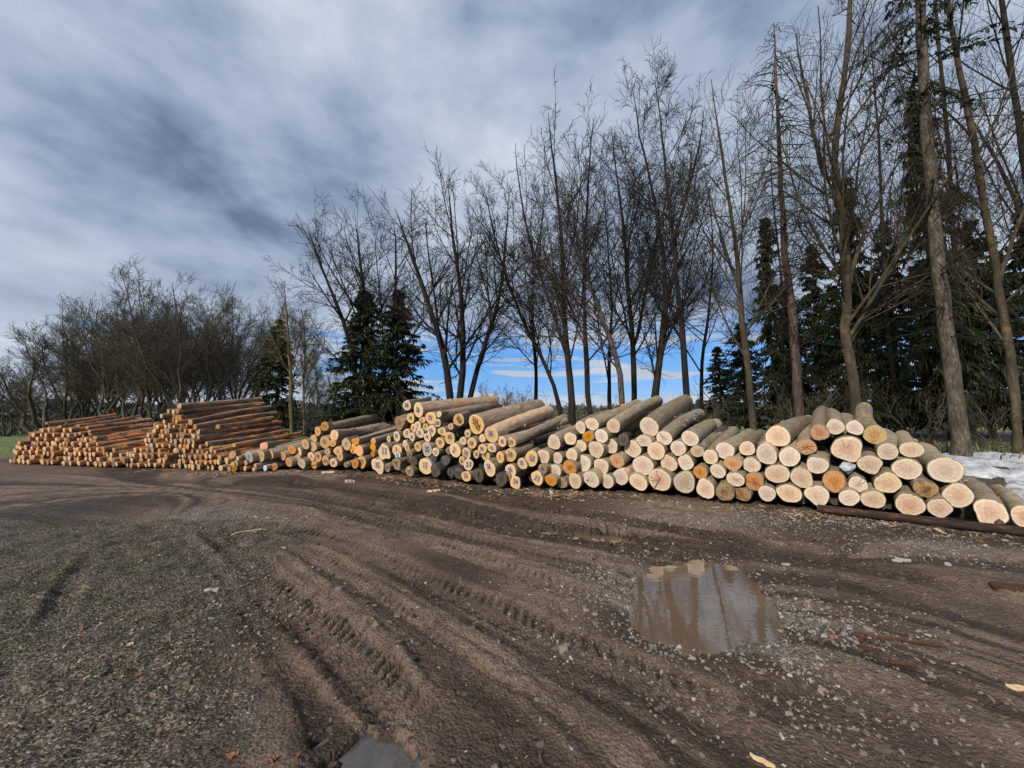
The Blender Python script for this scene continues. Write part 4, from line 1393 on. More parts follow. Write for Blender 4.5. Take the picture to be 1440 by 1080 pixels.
# ---- labels: a landmark phrase if the log has a look of its own, else its place beside such a log
def make_labels():
    sel = [LOGS[i] for i in sorted(single)]
    marks = [g for g in sel if g.ex.get('lm')]
    used = {}
    for g in sel:
        if g.ex.get('lm'):
            g.label = g.ex['lm']
            used[g.label] = g
    for st in HEAP:
        grp = [g for g in sel if g.st == st and not g.ex.get('lm')]
        if not grp:
            continue
        if st in ('long', 'far'):
            side = [g for g in grp if g.ex.get('st')]
            side.sort(key=lambda g: g.py)
            ordn = ['topmost', 'second', 'third', 'fourth', 'fifth', 'sixth', 'seventh', 'eighth', 'ninth', 'tenth', 'eleventh', 'twelfth']
            for i, g in enumerate(side):
                g.label = f"{ordn[i]} from the top of the flaky orange-barked logs seen lengthwise on the {HEAP[st]}" if i else f"topmost of the flaky orange-barked logs seen lengthwise on the {HEAP[st]}"
            rest = [g for g in grp if not g.ex.get('st')]
            for g in rest:
                if g.fill:
                    top_ = float(np.interp(g.px, TX, TY))
                    bot_ = float(np.interp(g.px, [b[0] for b in BASE], [b[1] for b in BASE]))
                    f_ = (bot_ - g.py) / max(bot_ - top_, 5)
                    g.zone = (TONE[g.ty], 'ground-level' if f_ < 0.2 else 'low' if f_ < 0.4 else 'middle' if f_ < 0.6 else 'high' if f_ < 0.8 else 'uppermost')
            zones = {}
            for g in rest:
                if g.fill:
                    zones.setdefault(g.zone, []).append(g)
            cnt = ['first', 'second', 'third', 'fourth', 'fifth', 'sixth', 'seventh', 'eighth', 'ninth', 'tenth', 'eleventh', 'twelfth', 'thirteenth', 'fourteenth', 'fifteenth', 'sixteenth', 'seventeenth', 'eighteenth', 'nineteenth', 'twentieth']
            for (tn, zn), lst in zones.items():
                lst.sort(key=lambda q: q.px)
                for j, g in enumerate(lst):
                    g.label = f"{cnt[min(j, 19)]} from the left among the slim {tn} {zn} log ends of the {HEAP[st]}"
            grp = [g for g in rest if not g.fill]
        near = [m_ for m_ in marks if m_.st == st] or marks
        cand = {}
        for g in grp:
            num = g.ex.get('num')
            b = None
            for m_ in near:
                dd = math.hypot(g.px - m_.px, (g.py - m_.py) * 1.3)
                if b is None or dd < b[0]:
                    b = (dd, m_)
            m_ = b[1]
            dx, dy = g.px - m_.px, g.py - m_.py
            hor = 'right' if dx > 0 else 'left'
            ver = 'below' if dy > 0 else 'above'
            if abs(dx) < 0.5 * abs(dy):
                rel = ver
            elif abs(dy) < 0.4 * abs(dx):
                rel = f'{hor} of'
            else:
                rel = f'{ver} and {hor} of'
            key = (TONE[g.ty], 'thick' if g.r > 0.17 else 'slender' if g.r < 0.11 else '', bool(g.ex.get('num')), bool(g.ex.get('crack')), rel, id(m_))
            cand.setdefault(key, []).append((b[0], g, m_, rel))
        for key, lst in cand.items():
            lst.sort(key=lambda t: t[0])
            for i, (_, g, m_, rel) in enumerate(lst):
                sh = SHORT(m_)
                tone_ = 'amber' if (g.ty == 'y' and g.st == 'middle') else TONE[g.ty]
                size = 'thick' if g.r > 0.17 else 'slender' if g.r < 0.11 else ''
                ext = 'marked ' + g.ex['num'] if g.ex.get('num') else ('cracked' if g.ex.get('crack') else '')
                rank = ['', 'second nearest ', 'third nearest ', 'fourth nearest ', 'fifth nearest ', 'sixth nearest ', 'seventh nearest '][min(i, 6)]
                s = f"{rank}{size} {tone_} log end {ext} {rel} the {sh}"
                s = ' '.join(s.split())
                wl = s.split()
                if len(wl) > 16:
                    s = s.replace(' log end', ' log')
                s = s.replace('top log with a cracked end and a pale blue spray patch', 'crack-ended top log').replace('debarked log with a torn flap of bark', 'debarked log with a torn flap')
                if len(s.split()) > 16:
                    s = s.replace('second nearest', 'second').replace('third nearest', 'third').replace('fourth nearest', 'fourth')
                g.label = s
    for g in sel:
        while len(g.label.replace('-', ' ').split()) > 17 and ' and ' in g.label:
            g.label = g.label.replace(' and left of', '').replace(' and right of', '')
            break
        if len(g.label.split()) > 16:
            g.label = g.label.replace('log end ', 'log ', 1)
    seen = {}
    for g in sel:
        if g.fill:
            continue
        if g.label in seen:
            g.label = g.label.replace('log end', 'log face').replace('the ', 'that ', 1) if False else g.label + ', lower one' if g.py > seen[g.label].py else g.label + ', upper one'
        seen[g.label] = g


def SHORT(m_):
    l = m_.ex['lm']
    for cut in (' lying', ' tucked', ' beneath', ' with ', ' high', ' just', ' recessed', ' resting', ' near', ' in the', ' among', ' above', ' on the', ' right of', ' at the', ' written', ' crowning', ' standing',
                ' left of', ' beside', ' low ', ' running', ' behind', ' of the', ', ', ' between', ' daubed', ' lowest'):
        if cut in l:
            l2 = l.split(cut)[0]
            if len(l2.split()) >= 3:
                l = l2
    l = l.rstrip(', ')
    sp = {'long top log': 'blue-banded top log', 'small log end': 'small white-daubed log end', 'bottom-row log end': 'knot-holed bottom-row end', 'top log': 'crack-ended top log', 'mossy log with orange spray paint': 'orange-sprayed mossy log', 'top left log': 'top log of the middle heap', 'large dark-rimmed orange log end': 'dark-rimmed orange log end', 'large mauve-grey weathered log end': 'mauve-grey log end', 'small numbered yellow one': 'small numbered one', 'topmost log': 'topmost log of the right-hand heap', 'largest log end': 'largest numeral-covered log end'}
    return sp.get(l, l)


make_labels()


def spray_patch(g, V0, which):
    """band of marking paint that follows the round of the log"""
    bag = Bag()
    rs = np.random.default_rng(int(g.px))
    if which == 'b':
        z0, a0, a1, wz = g.L * 0.80, 0.1, 2.6, 0.16
    else:
        z0, a0, a1, wz = g.L * (0.62 if g.ty != 't' else 0.35), 0.6, 1.9, 0.28
    n = 9
    aa = np.linspace(a0, a1, n)
    edge = rs.uniform(-0.07, 0.07, (2, n))
    V = []
    for j in range(3):
        for i, a in enumerate(aa):
            z_ = z0 + (j - 1) * wz / 2 + (edge[0, i] if j == 0 else edge[1, i] if j == 2 else 0)
            rr = g.r * (1.035 if 0 < i < n - 1 else 0.99)
            V.append((math.cos(a) * rr * g.asp, math.sin(a) * rr, z_))
    idx = np.arange(3 * n).reshape(3, n)
    F = np.stack([idx[:-1, :-1], idx[1:, :-1], idx[1:, 1:], idx[:-1, 1:]], -1).reshape(-1, 4)
    bag.add(np.array(V), F)
    return bag.mesh('spray_mark', M['spray_blue' if which == 'b' else 'spray_orange'])


stuffbag, stuffcut = Bag(), []
mass_f = {}
for i, g in enumerate(LOGS):
    bark, (FV, FF, FR), V0 = log_meshes(g, seed=1000 + i)
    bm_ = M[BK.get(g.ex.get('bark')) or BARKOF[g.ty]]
    cm_ = M['cut_amber' if g.ty == 'y' and g.st == 'middle' else CUTOF[g.ty]]
    mat = Matrix.Translation(Vector(g.p)) @ frame_of(g)
    if i in single:
        root = bpy.data.objects.new('log', None)
        root.empty_display_size = 0.1
        COL.objects.link(root)
        root.matrix_world = mat
        root['label'] = g.label
        root['category'] = 'log'
        root['group'] = GROUPS[g.st]
        link('bark', bark.mesh('bark', bm_), parent=root)
        face = link('cut_face', mesh_from('cut_face', FV, FF, cm_, attrs={'ring': FR}, smooth=False), parent=root)
        flip = -1.0     # seen from the near end, +X of the log runs to the viewer's left when this is -1
        pb = Bag()
        if g.ex.get('num'):
            h = g.r * random.uniform(0.58, 0.82)
            write(g.ex['num'], random.uniform(-0.12, 0.12) * g.r, random.uniform(-0.05, 0.25) * g.r, h, g.r * random.uniform(0.09, 0.13), pb, random.uniform(-0.5, 0.4), random.uniform(0.7, 1.0))
        if g.ex.get('text'):
            for k_, ln in enumerate(g.ex['text']):
                write(ln, -0.05 * g.r + 0.12 * g.r * k_, (0.45 - 0.42 * k_) * g.r, g.r * 0.36, g.r * 0.055, pb, -0.5)
        if pb.n:
            me = pb.mesh('painted_number', M['black_paint' if g.ex.get('text') else 'blue_paint'], smooth=False)
            link('painted_number', me, parent=face)
        cb = Bag()
        rs = np.random.default_rng(i)
        for k_ in range(g.ex.get('crack', 0) * 2):
            a = rs.uniform(0, 6.28)
            path = [(0, 0)] if k_ % 2 else [(math.cos(a + 3) * g.r * 0.25, math.sin(a + 3) * g.r * 0.25)]
            for q in (0.3, 0.6, 0.88):
                a += rs.uniform(-0.15, 0.15)
                path.append((math.cos(a) * g.r * q * g.asp, math.sin(a) * g.r * q))
            ribbon(path, g.r * 0.035, -0.0135, cb)
        if g.ex.get('knot'):
            ribbon([(0.42 * g.r, -0.12 * g.r), (0.46 * g.r, -0.26 * g.r)], g.r * 0.17, -0.0135, cb)
        if cb.n:
            link('crack', cb.mesh('crack', M['crack'], smooth=False), parent=face)
        if g.ex.get('split'):
            sb = Bag()
            for k_ in range(9):
                a = 1.57 + rs.uniform(-0.35, 0.35)
                r0, r1 = rs.uniform(0.0, 0.35) * g.r, rs.uniform(0.75, 0.95) * g.r
                P = np.array([[(math.cos(a) * r0, math.sin(a) * r0, -0.008), (math.cos(a) * (r0 + r1) / 2, math.sin(a) * (r0 + r1) / 2, -0.03), (math.cos(a) * r1, math.sin(a) * r1, -0.012)]])
                sb.add(*tubes(P, np.array([[0.003, 0.009, 0.004]]), 4))
            link('splinter', sb.mesh('splinter', M['wood_pale']), parent=face)
        if g.ex.get('notch'):
            nb = Bag()
            th = np.linspace(0, 2 * math.pi, 9)[:-1]
            rad = np.array([1, .7, 1.1, .8, 1, .65, 1.2, .9]) * 0.24 * g.r
            c = np.array((-0.38 * g.r, -0.62 * g.r))
            V = np.stack([c[0] + np.cos(th) * rad, c[1] + np.sin(th) * rad * 0.9, np.full(8, -0.012)], 1)
            V = np.vstack([V, V + [0, 0, -0.03], [[c[0], c[1], -0.05]]])
            k8 = np.arange(8)
            nb.add(V, np.stack([k8, 8 + k8, 8 + (k8 + 1) % 8, (k8 + 1) % 8], 1))
            nb.F.setdefault(3, []).append(np.stack([8 + k8, np.full(8, 16), 8 + (k8 + 1) % 8], 1))
            link('bark_flap', nb.mesh('bark_flap', M['bark_dark'], smooth=False), parent=face)
        if g.ex.get('spray'):
            link('spray_mark', spray_patch(g, V0, g.ex['spray']), parent=root)
    else:
        R = np.array(mat)
        for (nm, V, FL_, A, mt) in (('b', np.concatenate(bark.V), [np.concatenate(v) for v in bark.F.values()], None, bm_), ('c', FV, FF, FR, cm_)):
            W = V @ R[:3, :3].T + R[:3, 3]
            e = mass_f.setdefault(mt.name, [[], {}, 0, [], mt])
            e[0].append(W)
            for f in FL_:
                e[1].setdefault(f.shape[1], []).append(f + e[2])
            e[2] += len(W)
            e[3].append(np.zeros(len(W)) if A is None else A)

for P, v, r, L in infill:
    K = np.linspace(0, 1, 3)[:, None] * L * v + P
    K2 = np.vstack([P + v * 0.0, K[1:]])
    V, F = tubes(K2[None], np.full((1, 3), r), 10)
    mt = M['bark_dark']  # black bark on these hidden logs stands in for shade in the gaps
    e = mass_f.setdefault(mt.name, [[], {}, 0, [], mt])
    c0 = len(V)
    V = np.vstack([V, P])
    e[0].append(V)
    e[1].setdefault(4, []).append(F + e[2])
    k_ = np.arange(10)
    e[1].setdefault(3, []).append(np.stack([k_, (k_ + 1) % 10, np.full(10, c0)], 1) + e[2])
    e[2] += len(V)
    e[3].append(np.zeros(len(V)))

# one object for all the logs past the three hundred that show largest, and those deep in the gaps
Vall, F3, F4, mi3, mi4, A, mats, n0 = [], [], [], [], [], [], [], 0
for k_, (nm, e) in enumerate(mass_f.items()):
    mats.append(e[4])
    Vall += e[0]
    A += e[3]
    for kk, fl in e[1].items():
        for f in fl:
            (F3 if kk == 3 else F4).append(f + n0)
            (mi3 if kk == 3 else mi4).append(np.full(len(f), k_))
    n0 += e[2]
me = mesh_from('packed_logs', np.concatenate(Vall), [np.concatenate(F3), np.concatenate(F4)], mats, mat_idx=np.concatenate(mi3 + mi4), attrs={'ring': np.concatenate(A)})
link('packed_logs', me, label='slim log ends packed between the larger ones deep in the left stacks and gaps', cat='logs', group='logs in the far left stack', kind='stuff')

# bearer log under the right-hand heap, and the lump of snow caught between the ends
b0, b1 = np.array([*gp(1150, 718, 0.05), 0.035]), np.array([*gp(1438, 751, 0.05), 0.045])
b1 = b0 + (b1 - b0) * 1.35
b0[2] = 0.085
b1[2] = 0.085
g = Log()
g.p, g.r, g.ex, g.rp, g.manual, g.asp, g.L, g.ty = b0, 0.065, {}, 8, True, 1.0, float(np.linalg.norm(b1 - b0)), 'd'
g.v = (b1 - b0) / g.L
bark, (FV, FF, FR), _ = log_meshes(g, seed=77)
root = bpy.data.objects.new('bearer_log', None)
COL.objects.link(root)
root.matrix_world = Matrix.Translation(Vector(g.p)) @ frame_of(g)
root['label'] = 'long wet red-brown log lying crosswise on the ground under the right-hand heap'
root['category'] = 'log'
link('bark', bark.mesh('bark', M['bark_red']), parent=root)
link('cut_face', mesh_from('cut_face', FV, FF, M['cut_brown'], attrs={'ring': FR}), parent=root)


def lump(name, c, rad, mat, seed, label=None, cat=None, parent=None, flat=1.0, rough=0.25, group=None, kind=None):
    import bmesh
    bm = bmesh.new()
    bmesh.ops.create_icosphere(bm, subdivisions=2, radius=1.0)
    rs = np.random.default_rng(seed)
    for v in bm.verts:
        k_ = 1 + rough * rs.standard_normal() * 0.5
        v.co = Vector((v.co.x * rad[0] * k_, v.co.y * rad[1] * k_, v.co.z * rad[2] * k_ * flat))
    me = bpy.data.meshes.new(name)
    bm.to_mesh(me)
    bm.free()
    me.materials.append(mat)
    return link(name, me, parent=parent, loc=c, label=label, cat=cat, group=group, kind=kind)


lump('snow_lump', at_depth(1192, 657, surf_y(1192, 657) + 0.12), (0.13, 0.08, 0.10), M['snow'], 3, 'angular lump of white snow wedged between log ends in the right-hand heap', 'snow')

# ------------------------------------------------------------------ trees
def unit(v):
    return v / (np.linalg.norm(v, axis=-1, keepdims=True) + 1e-9)


def interp_path(P, R, t):
    """positions, directions and radii at fractions t (n,m) of paths P (n,K,3)"""
    K = P.shape[1]
    f = t * (K - 1)
    i = np.clip(f.astype(int), 0, K - 2)
    fr = (f - i)[..., None]
    n = np.arange(P.shape[0])[:, None]
    a, b = P[n, i], P[n, i + 1]
    ra, rb = R[n, i], R[n, i + 1]
    return a + (b - a) * fr, unit(b - a), ra + (rb - ra) * fr[..., 0]


def grow(rs, P, R, per, t0, t1, ang, lf, K, wander, tropism, rmin, rfac=0.5, lenref=None, flat=0.0, lend=0.45, lmin=0.0):
    """children along every path of P. per children each, length = lf * parent length shortened to the tip"""
    n = P.shape[0]
    L = np.linalg.norm(np.diff(P, axis=1), axis=2).sum(1)
    base = (np.arange(per)[None] + rs.uniform(0, 1, (n, per))) / per
    t = t0 + (t1 - t0) * base
    o, d, r = interp_path(P, R, t)
    o, d, r, t = o.reshape(-1, 3), d.reshape(-1, 3), r.ravel(), t.ravel()
    LL = np.repeat(L, per) * lf * (1 - (1 - lend) * t) * rs.uniform(0.65, 1.25, len(t))
    # short shoots are fewer: the crown stays evenly fanned instead of bunching at the tips
    kp = rs.uniform(0, 1, len(LL)) < np.clip((LL / np.percentile(LL, 72)) ** 1.3, 0.06, 1)
    o, d, r, t, LL = o[kp], d[kp], r[kp], t[kp], LL[kp]
    LL = np.maximum(LL, lmin)
    rnd = rs.standard_normal(d.shape)
    rnd[:, 2] *= (1 - flat)
    side = unit(rnd - (rnd * d).sum(1, keepdims=True) * d)
    a = np.radians(rs.normal(ang, ang * 0.22, len(t)))[:, None]
    dr = unit(d * np.cos(a) + side * np.sin(a))
    m = len(t)
    Q = np.empty((m, K, 3))
    Q[:, 0] = o
    step = (LL / (K - 1))[:, None]
    for k_ in range(1, K):
        dr = unit(dr + wander * rs.standard_normal((m, 3)) + np.array([0, 0, tropism]))
        Q[:, k_] = Q[:, k_ - 1] + dr * step
    r0 = np.maximum(r * rfac * rs.uniform(0.8, 1.15, m), rmin)
    RR = r0[:, None] + (np.maximum(r0 * 0.35, rmin * 0.7) - r0)[:, None] * np.linspace(0, 1, K)[None]
    return Q, RR


def stem(p0, p1, r0, r1, K=9, wob=0.15, rs=None, bow=None):
    f = np.linspace(0, 1, K)[:, None]
    P = p0 + (p1 - p0) * f
    L = np.linalg.norm(p1 - p0)
    n = np.cumsum(rs.standard_normal((K, 3)) * [1, 1, 0.2], 0) * wob * L / K
    n = n - n[0] - (n[-1] - n[0]) * f
    P = P + n
    if bow is not None:
        P = P + np.sin(f * math.pi) * np.array(bow)
    R = r0 + (r1 - r0) * f[:, 0] ** 0.8
    R[0] *= 1.25
    return P, R


def bare_tree(name, stems, seed, mat, label, levels, fine=0.006, group=None, lean=None, sub=True, cat='tree', upright=0.10, origin=None, root_sides=9):
    """stems: list of (P,R). levels: list of dicts for grow()"""
    rs = np.random.default_rng(seed)
    K = max(len(s[0]) for s in stems)
    P = np.stack([np.stack([np.interp(np.linspace(0, 1, K), np.linspace(0, 1, len(s[0])), s[0][:, j]) for j in range(3)], 1) for s in stems])
    R = np.stack([np.interp(np.linspace(0, 1, K), np.linspace(0, 1, len(s[1])), s[1]) for s in stems])
    org = P[0, 0].copy() if origin is None else origin
    o = bpy.data.objects.new(name, None)
    COL.objects.link(o)
    o.location = org
    o['label'] = label
    o['category'] = cat
    if group:
        o['group'] = group
    tb = Bag()
    tb.add(*tubes(P - org, R * (1 + 0.05 * rs.standard_normal(R.shape)), root_sides))
    link('trunk', tb.mesh('trunk', mat), parent=o)
    lim = Bag()
    tw = Bag()
    lv = [(P, R)]
    for k_, c in enumerate(levels):
        src = lv[-1]
        if c.get('from') == 'all':
            pass
        Q, RQ = grow(rs, src[0], src[1], c['per'], c.get('t0', 0.25), c.get('t1', 0.98), c.get('ang', 40), c.get('lf', 0.5), c.get('K', 5), c.get('w', 0.12), c.get('tr', upright), fine, c.get('rf', 0.55), lend=c.get('lend', 0.45), lmin=c.get('lmin', 0.0))
        if k_ >= 1 and c.get('tip', True):
            pass
        lv.append((Q, RQ))
        sides = 5 if k_ == 0 else (4 if k_ == 1 else 3)
        (lim if k_ < 2 else tw).add(*tubes(Q - org, RQ, sides))
    link('limbs', lim.mesh('limbs', mat), parent=o)
    if tw.n:
        link('twigs', tw.mesh('twigs', mat), parent=o, kind='stuff')
    return o


def copy_tree_obj(src, loc, rot, sc, label, group=None):
    c = src.copy()
    COL.objects.link(c)
    c.location = loc
    c.rotation_euler = (0, 0, rot)
    c.scale = (sc, sc, sc)
    c['label'] = label
    if group:
        c['group'] = group
    elif 'group' in c:
        del c['group']
    for ch in src.children:
        d = ch.copy()
        COL.objects.link(d)
        d.parent = c
    return c


def groundpt(px, Y, py=600):
    p = at_depth(px, py, Y)
    z = float(ground_h(np.array([p[0]]), np.array([p[1]]))[0])
    return np.array((p[0], Y, z - 0.05))


def path_px(pts, Y, rs, dy=0.0):
    """trunk line traced from the photograph, stood at its own distance with some depth of its own"""
    out = []
    n = len(pts)
    ph = rs.uniform(0, 6)
    for i, (px, py) in enumerate(pts):
        f = i / max(1, n - 1)
        yy = Y + dy * f + 0.35 * math.sin(ph + 2.2 * f) * f
        out.append(at_depth(px, py, yy))
    P = np.array(out)
    gz = float(ground_h(P[:1, 0], P[:1, 1])[0])
    if pts[0][1] > 565:
        P[0, 2] = min(P[0, 2], gz - 0.05)
    # resample smoothly
    m = max(9, 3 * n)
    f0 = np.linspace(0, 1, n)
    f1 = np.linspace(0, 1, m)
    Q = np.stack([np.interp(f1, f0, P[:, j]) for j in range(3)], 1)
    for _ in range(2):
        Q[1:-1] = 0.25 * Q[:-2] + 0.5 * Q[1:-1] + 0.25 * Q[2:]
    wob = np.cumsum(rs.standard_normal(Q.shape), 0) * 0.02
    Q[1:] += (wob - wob[0])[1:] * [1, 1, 0.2]
    return Q


def px_stem(pts, Y, w0, w1, rs, dy=0.0):
    w1 = w1 * 0.25 if pts[-1][1] > 20 else w1
    """w0, w1: trunk width in photo pixels at the foot and the tip"""
    P = path_px(pts, Y, rs, dy)
    d0 = proj(P[0])[2]
    d1 = proj(P[-1])[2]
    R = np.linspace(0, 1, len(P))
    R = (0.74 * w0 * d0 / FPX / 2) * (1 - R) ** 0.9 + (w1 * d1 / FPX / 2) * R + 0.004
    R[0] *= 1.22
    return P, R


LV_TALL = [dict(per=22, t0=0.18, t1=0.98, ang=37, lf=0.44, K=8, w=0.045, tr=0.055, rf=0.38, lend=0.26), dict(per=12, t0=0.10, t1=1.0, ang=36, lf=0.42, K=5, w=0.05, tr=0.03, rf=0.5, lend=0.5),
           dict(per=6, t0=0.10, t1=1.0, ang=38, lf=0.50, K=3, w=0.05, tr=0.02, rf=0.6, lend=0.7, lmin=0.3), dict(per=3, t0=0.15, ang=36, lf=0.60, K=2, w=0.03, tr=0.02, rf=0.75, lend=0.8, lmin=0.22)]
LV_WIDE = [dict(per=20, t0=0.18, t1=0.98, ang=43, lf=0.50, K=8, w=0.045, tr=0.05, rf=0.42, lend=0.28), dict(per=12, t0=0.10, t1=1.0, ang=38, lf=0.44, K=5, w=0.05, tr=0.03, rf=0.5, lend=0.5),
           dict(per=6, t0=0.10, t1=1.0, ang=38, lf=0.50, K=3, w=0.05, tr=0.02, rf=0.6, lend=0.7, lmin=0.3), dict(per=3, t0=0.15, ang=36, lf=0.60, K=2, w=0.03, tr=0.02, rf=0.75, lend=0.8, lmin=0.22)]

RS = np.random.default_rng(99)
# traced trees: name, distance, stems [(pixels, w0, w1)], material, label, levels, twig radius
TREES = [
    ('bare_tree', 14.5, [([(640, 575), (628, 500), (600, 420), (578, 350), (560, 295)], 16, 2), ([(640, 575), (652, 500), (648, 420), (636, 330), (632, 262)], 15, 2),
                         ([(645, 572), (672, 500), (700, 420), (712, 340), (716, 270)], 12, 2)],
     'tree_dark', 'wide bare tree with three spreading stems behind the long log crowning the numbered heap', LV_WIDE, 0.0062),
    ('bare_tree', 18.0, [([(508, 585), (500, 500), (478, 430), (452, 370), (440, 330)], 12, 2), ([(515, 585), (520, 500), (512, 420), (505, 360), (500, 318)], 12, 2),
                         ([(520, 585), (545, 500), (555, 420), (560, 350), (556, 312)], 10, 2)],
     'tree_dark', 'bare spreading tree growing up behind the pair of dark spruces', LV_WIDE, 0.007),
    ('bare_tree', 13.0, [([(806, 600), (798, 520), (792, 430), (790, 340), (780, 240), (770, 160)], 14, 2), ([(796, 500), (770, 420), (742, 340), (728, 260), (720, 200)], 7, 1.5)],
     'tree_dark', 'tall bare tree with a side stem sweeping left above the saddle between the two heaps', LV_TALL, 0.0062),
    ('bare_tree', 14.0, [([(800, 595), (778, 530), (735, 450), (708, 380), (690, 310), (680, 270)], 9, 1.5)],
     'tree_dark', 'slender bare tree leaning strongly left over the mossy long log', LV_TALL, 0.0062),
    ('bare_tree', 13.5, [([(833, 590), (826, 500), (820, 420), (822, 330), (828, 240), (835, 165)], 11, 2)],
     'tree_dark', 'straight slim bare tree, next right of the tall one above the saddle', LV_TALL, 0.0062),
    ('bare_tree', 12.5, [([(876, 580), (874, 510), (846, 440), (822, 380), (806, 320), (800, 250)], 12, 2)],
     'tree_conifer', 'pale grey-barked slim tree leaning left over the leftmost top logs', LV_TALL, 0.0062),
    ('bare_tree', 14.5, [([(888, 580), (892, 500), (884, 420), (880, 330), (870, 250), (862, 180)], 11, 2), ([(890, 500), (905, 430), (925, 350), (928, 270)], 7, 1.5)],
     'tree_dark', 'bare forked tree behind the thick log with orange spray', LV_TALL, 0.0062),
    ('bare_tree', 13.0, [([(912, 575), (924, 500), (930, 440), (950, 380), (975, 330)], 15, 2), ([(918, 560), (935, 480), (940, 400), (928, 300), (905, 190), (895, 120)], 11, 2)],
     'tree_dark', 'thick dark bare tree leaning right where the blue sky shows', LV_TALL, 0.0062),
    ('bare_tree', 12.0, [([(966, 575), (958, 480), (948, 390), (940, 300), (930, 200), (918, 120)], 13, 2), ([(944, 350), (965, 280), (985, 200), (990, 150)], 6, 1.5)],
     'tree_dark', 'bare tree rising directly behind the crooked end of the thickest top log', LV_TALL, 0.0062),
    ('bare_tree', 11.0, [([(1060, 600), (1050, 500), (1042, 400), (1030, 300), (1015, 200), (1005, 110)], 13, 2), ([(1045, 420), (1020, 350), (1000, 290), (985, 240)], 6, 1.5)],
     'tree_lichen', 'slim greenish bare tree left of the dead snag, leaning slightly left', LV_TALL, 0.005),
    ('bare_tree', 10.5, [([(1203, 590), (1197, 520), (1185, 470), (1192, 400), (1180, 330), (1168, 250), (1176, 160), (1190, 60), (1196, -60)], 19, 4), ([(1190, 410), (1215, 330), (1245, 260), (1290, 190)], 8, 2),
                         ([(1170, 270), (1140, 190), (1125, 110), (1118, 40)], 8, 2)],
     'tree_lichen', 'large crooked bare tree with yellow lichen on its bark behind the topmost pale log', LV_TALL, 0.005),
    ('bare_tree', 9.5, [([(1432, 635), (1418, 520), (1405, 420), (1388, 330), (1375, 230), (1350, 120), (1330, 20), (1310, -90)], 14, 4), ([(1400, 400), (1430, 320), (1465, 230), (1480, 120)], 7, 2)],
     'tree_lichen', 'mossy-barked bare tree leaning in from the right edge over the snow', LV_TALL, 0.005),
    ('bare_tree', 12.0, [([(1478, 640), (1465, 500), (1450, 350), (1430, 200), (1410, 60), (1395, -60)], 16, 4), ([(1450, 340), (1420, 260), (1385, 190), (1350, 140)], 8, 2)],
     'tree_dark', 'dark bare tree half out of the photo at its right edge', LV_TALL, 0.005),
    ('bare_tree', 15.5, [([(1368, 620), (1352, 480), (1340, 340), (1330, 220), (1318, 110), (1310, 0)], 10, 3)],
     'tree_dark', 'thin dark bare tree just right of the tall scaly trunk', LV_TALL, 0.0062),
    ('bare_tree', 17.0, [([(1262, 610), (1252, 500), (1240, 380), (1235, 260), (1228, 140), (1222, 60)], 9, 3)],
     'tree_dark', 'thin bare tree among the spruces between the lichened tree and the tall scaly trunk', LV_TALL, 0.0062),
    ('bare_tree', 18.0, [([(1095, 600), (1100, 500), (1098, 400), (1085, 300), (1080, 220)], 7, 2)],
     'tree_dark', 'thin distant bare tree right behind the dead snag', LV_TALL, 0.007),
    ('bare_tree', 18.5, [([(752, 590), (755, 520), (748, 450), (750, 380), (745, 300)], 8, 1.5)],
     'tree_dark', 'smaller bare tree in the distance, left of the leaning slender one', LV_WIDE, 0.008),
    ('bare_tree', 18.0, [([(858, 590), (856, 520), (862, 440), (858, 350), (852, 260)], 8, 1.5)],
     'tree_dark', 'thin straight bare tree behind the pale grey-barked leaning one', LV_WIDE, 0.008),
    ('bare_tree', 17.5, [([(985, 590), (990, 520), (1000, 440), (1004, 350), (998, 260)], 8, 1.5)],
     'tree_dark', 'thin bare tree over the young spruce at the end of the thick top logs', LV_WIDE, 0.008),
    ('birch', 18.5, [([(411, 612), (409, 540), (406, 480), (402, 430), (398, 400)], 8, 1.2)],
     'birch', 'thin straight tree with a yellow-green trunk beside the tall left stack', LV_TALL, 0.0062),
    ('birch', 19.5, [([(430, 600), (428, 540), (432, 480), (425, 430)], 5, 1.0)],
     'birch', 'slight pale sapling right of the yellow-green trunk', LV_TALL, 0.0062),
]
for nm, Y, stems, mt, lab, lvls, fine in TREES:
    rs = np.random.default_rng(int(stems[0][0][0][0] * 7 + Y * 10))
    st = []
    p0 = None
    for pts, w0, w1 in stems:
        st.append(px_stem(pts, Y, w0, w1, rs, dy=rs.uniform(-0.6, 1.6) if st else rs.uniform(-0.2, 0.5)))
        if st and len(st) > 1 and pts[0][1] < stems[0][0][0][1] - 8:                   # a fork: starts inside the first stem
            a = st[0][0]
            j = np.argmin(np.abs(a[:, 2] - st[-1][0][0, 2])) if False else np.argmin(np.linalg.norm(a - at_depth(*pts[0], Y), axis=1))
            P, R = st[-1]
            sh = a[j] - at_depth(*pts[0], a[j][1])
            P = np.array([at_depth(*proj(q)[:2], q[1] + (a[j][1] - P[0][1])) for q in P])
            P[0] = a[j]
            R[0] = R[1] = min(R[1], st[0][1][j] * 0.8)
            st[-1] = (P, R)
    sc_ = 1.0
    bare_tree(nm, st, int(Y * 100) + len(lab), M[mt], lab, lvls, fine)


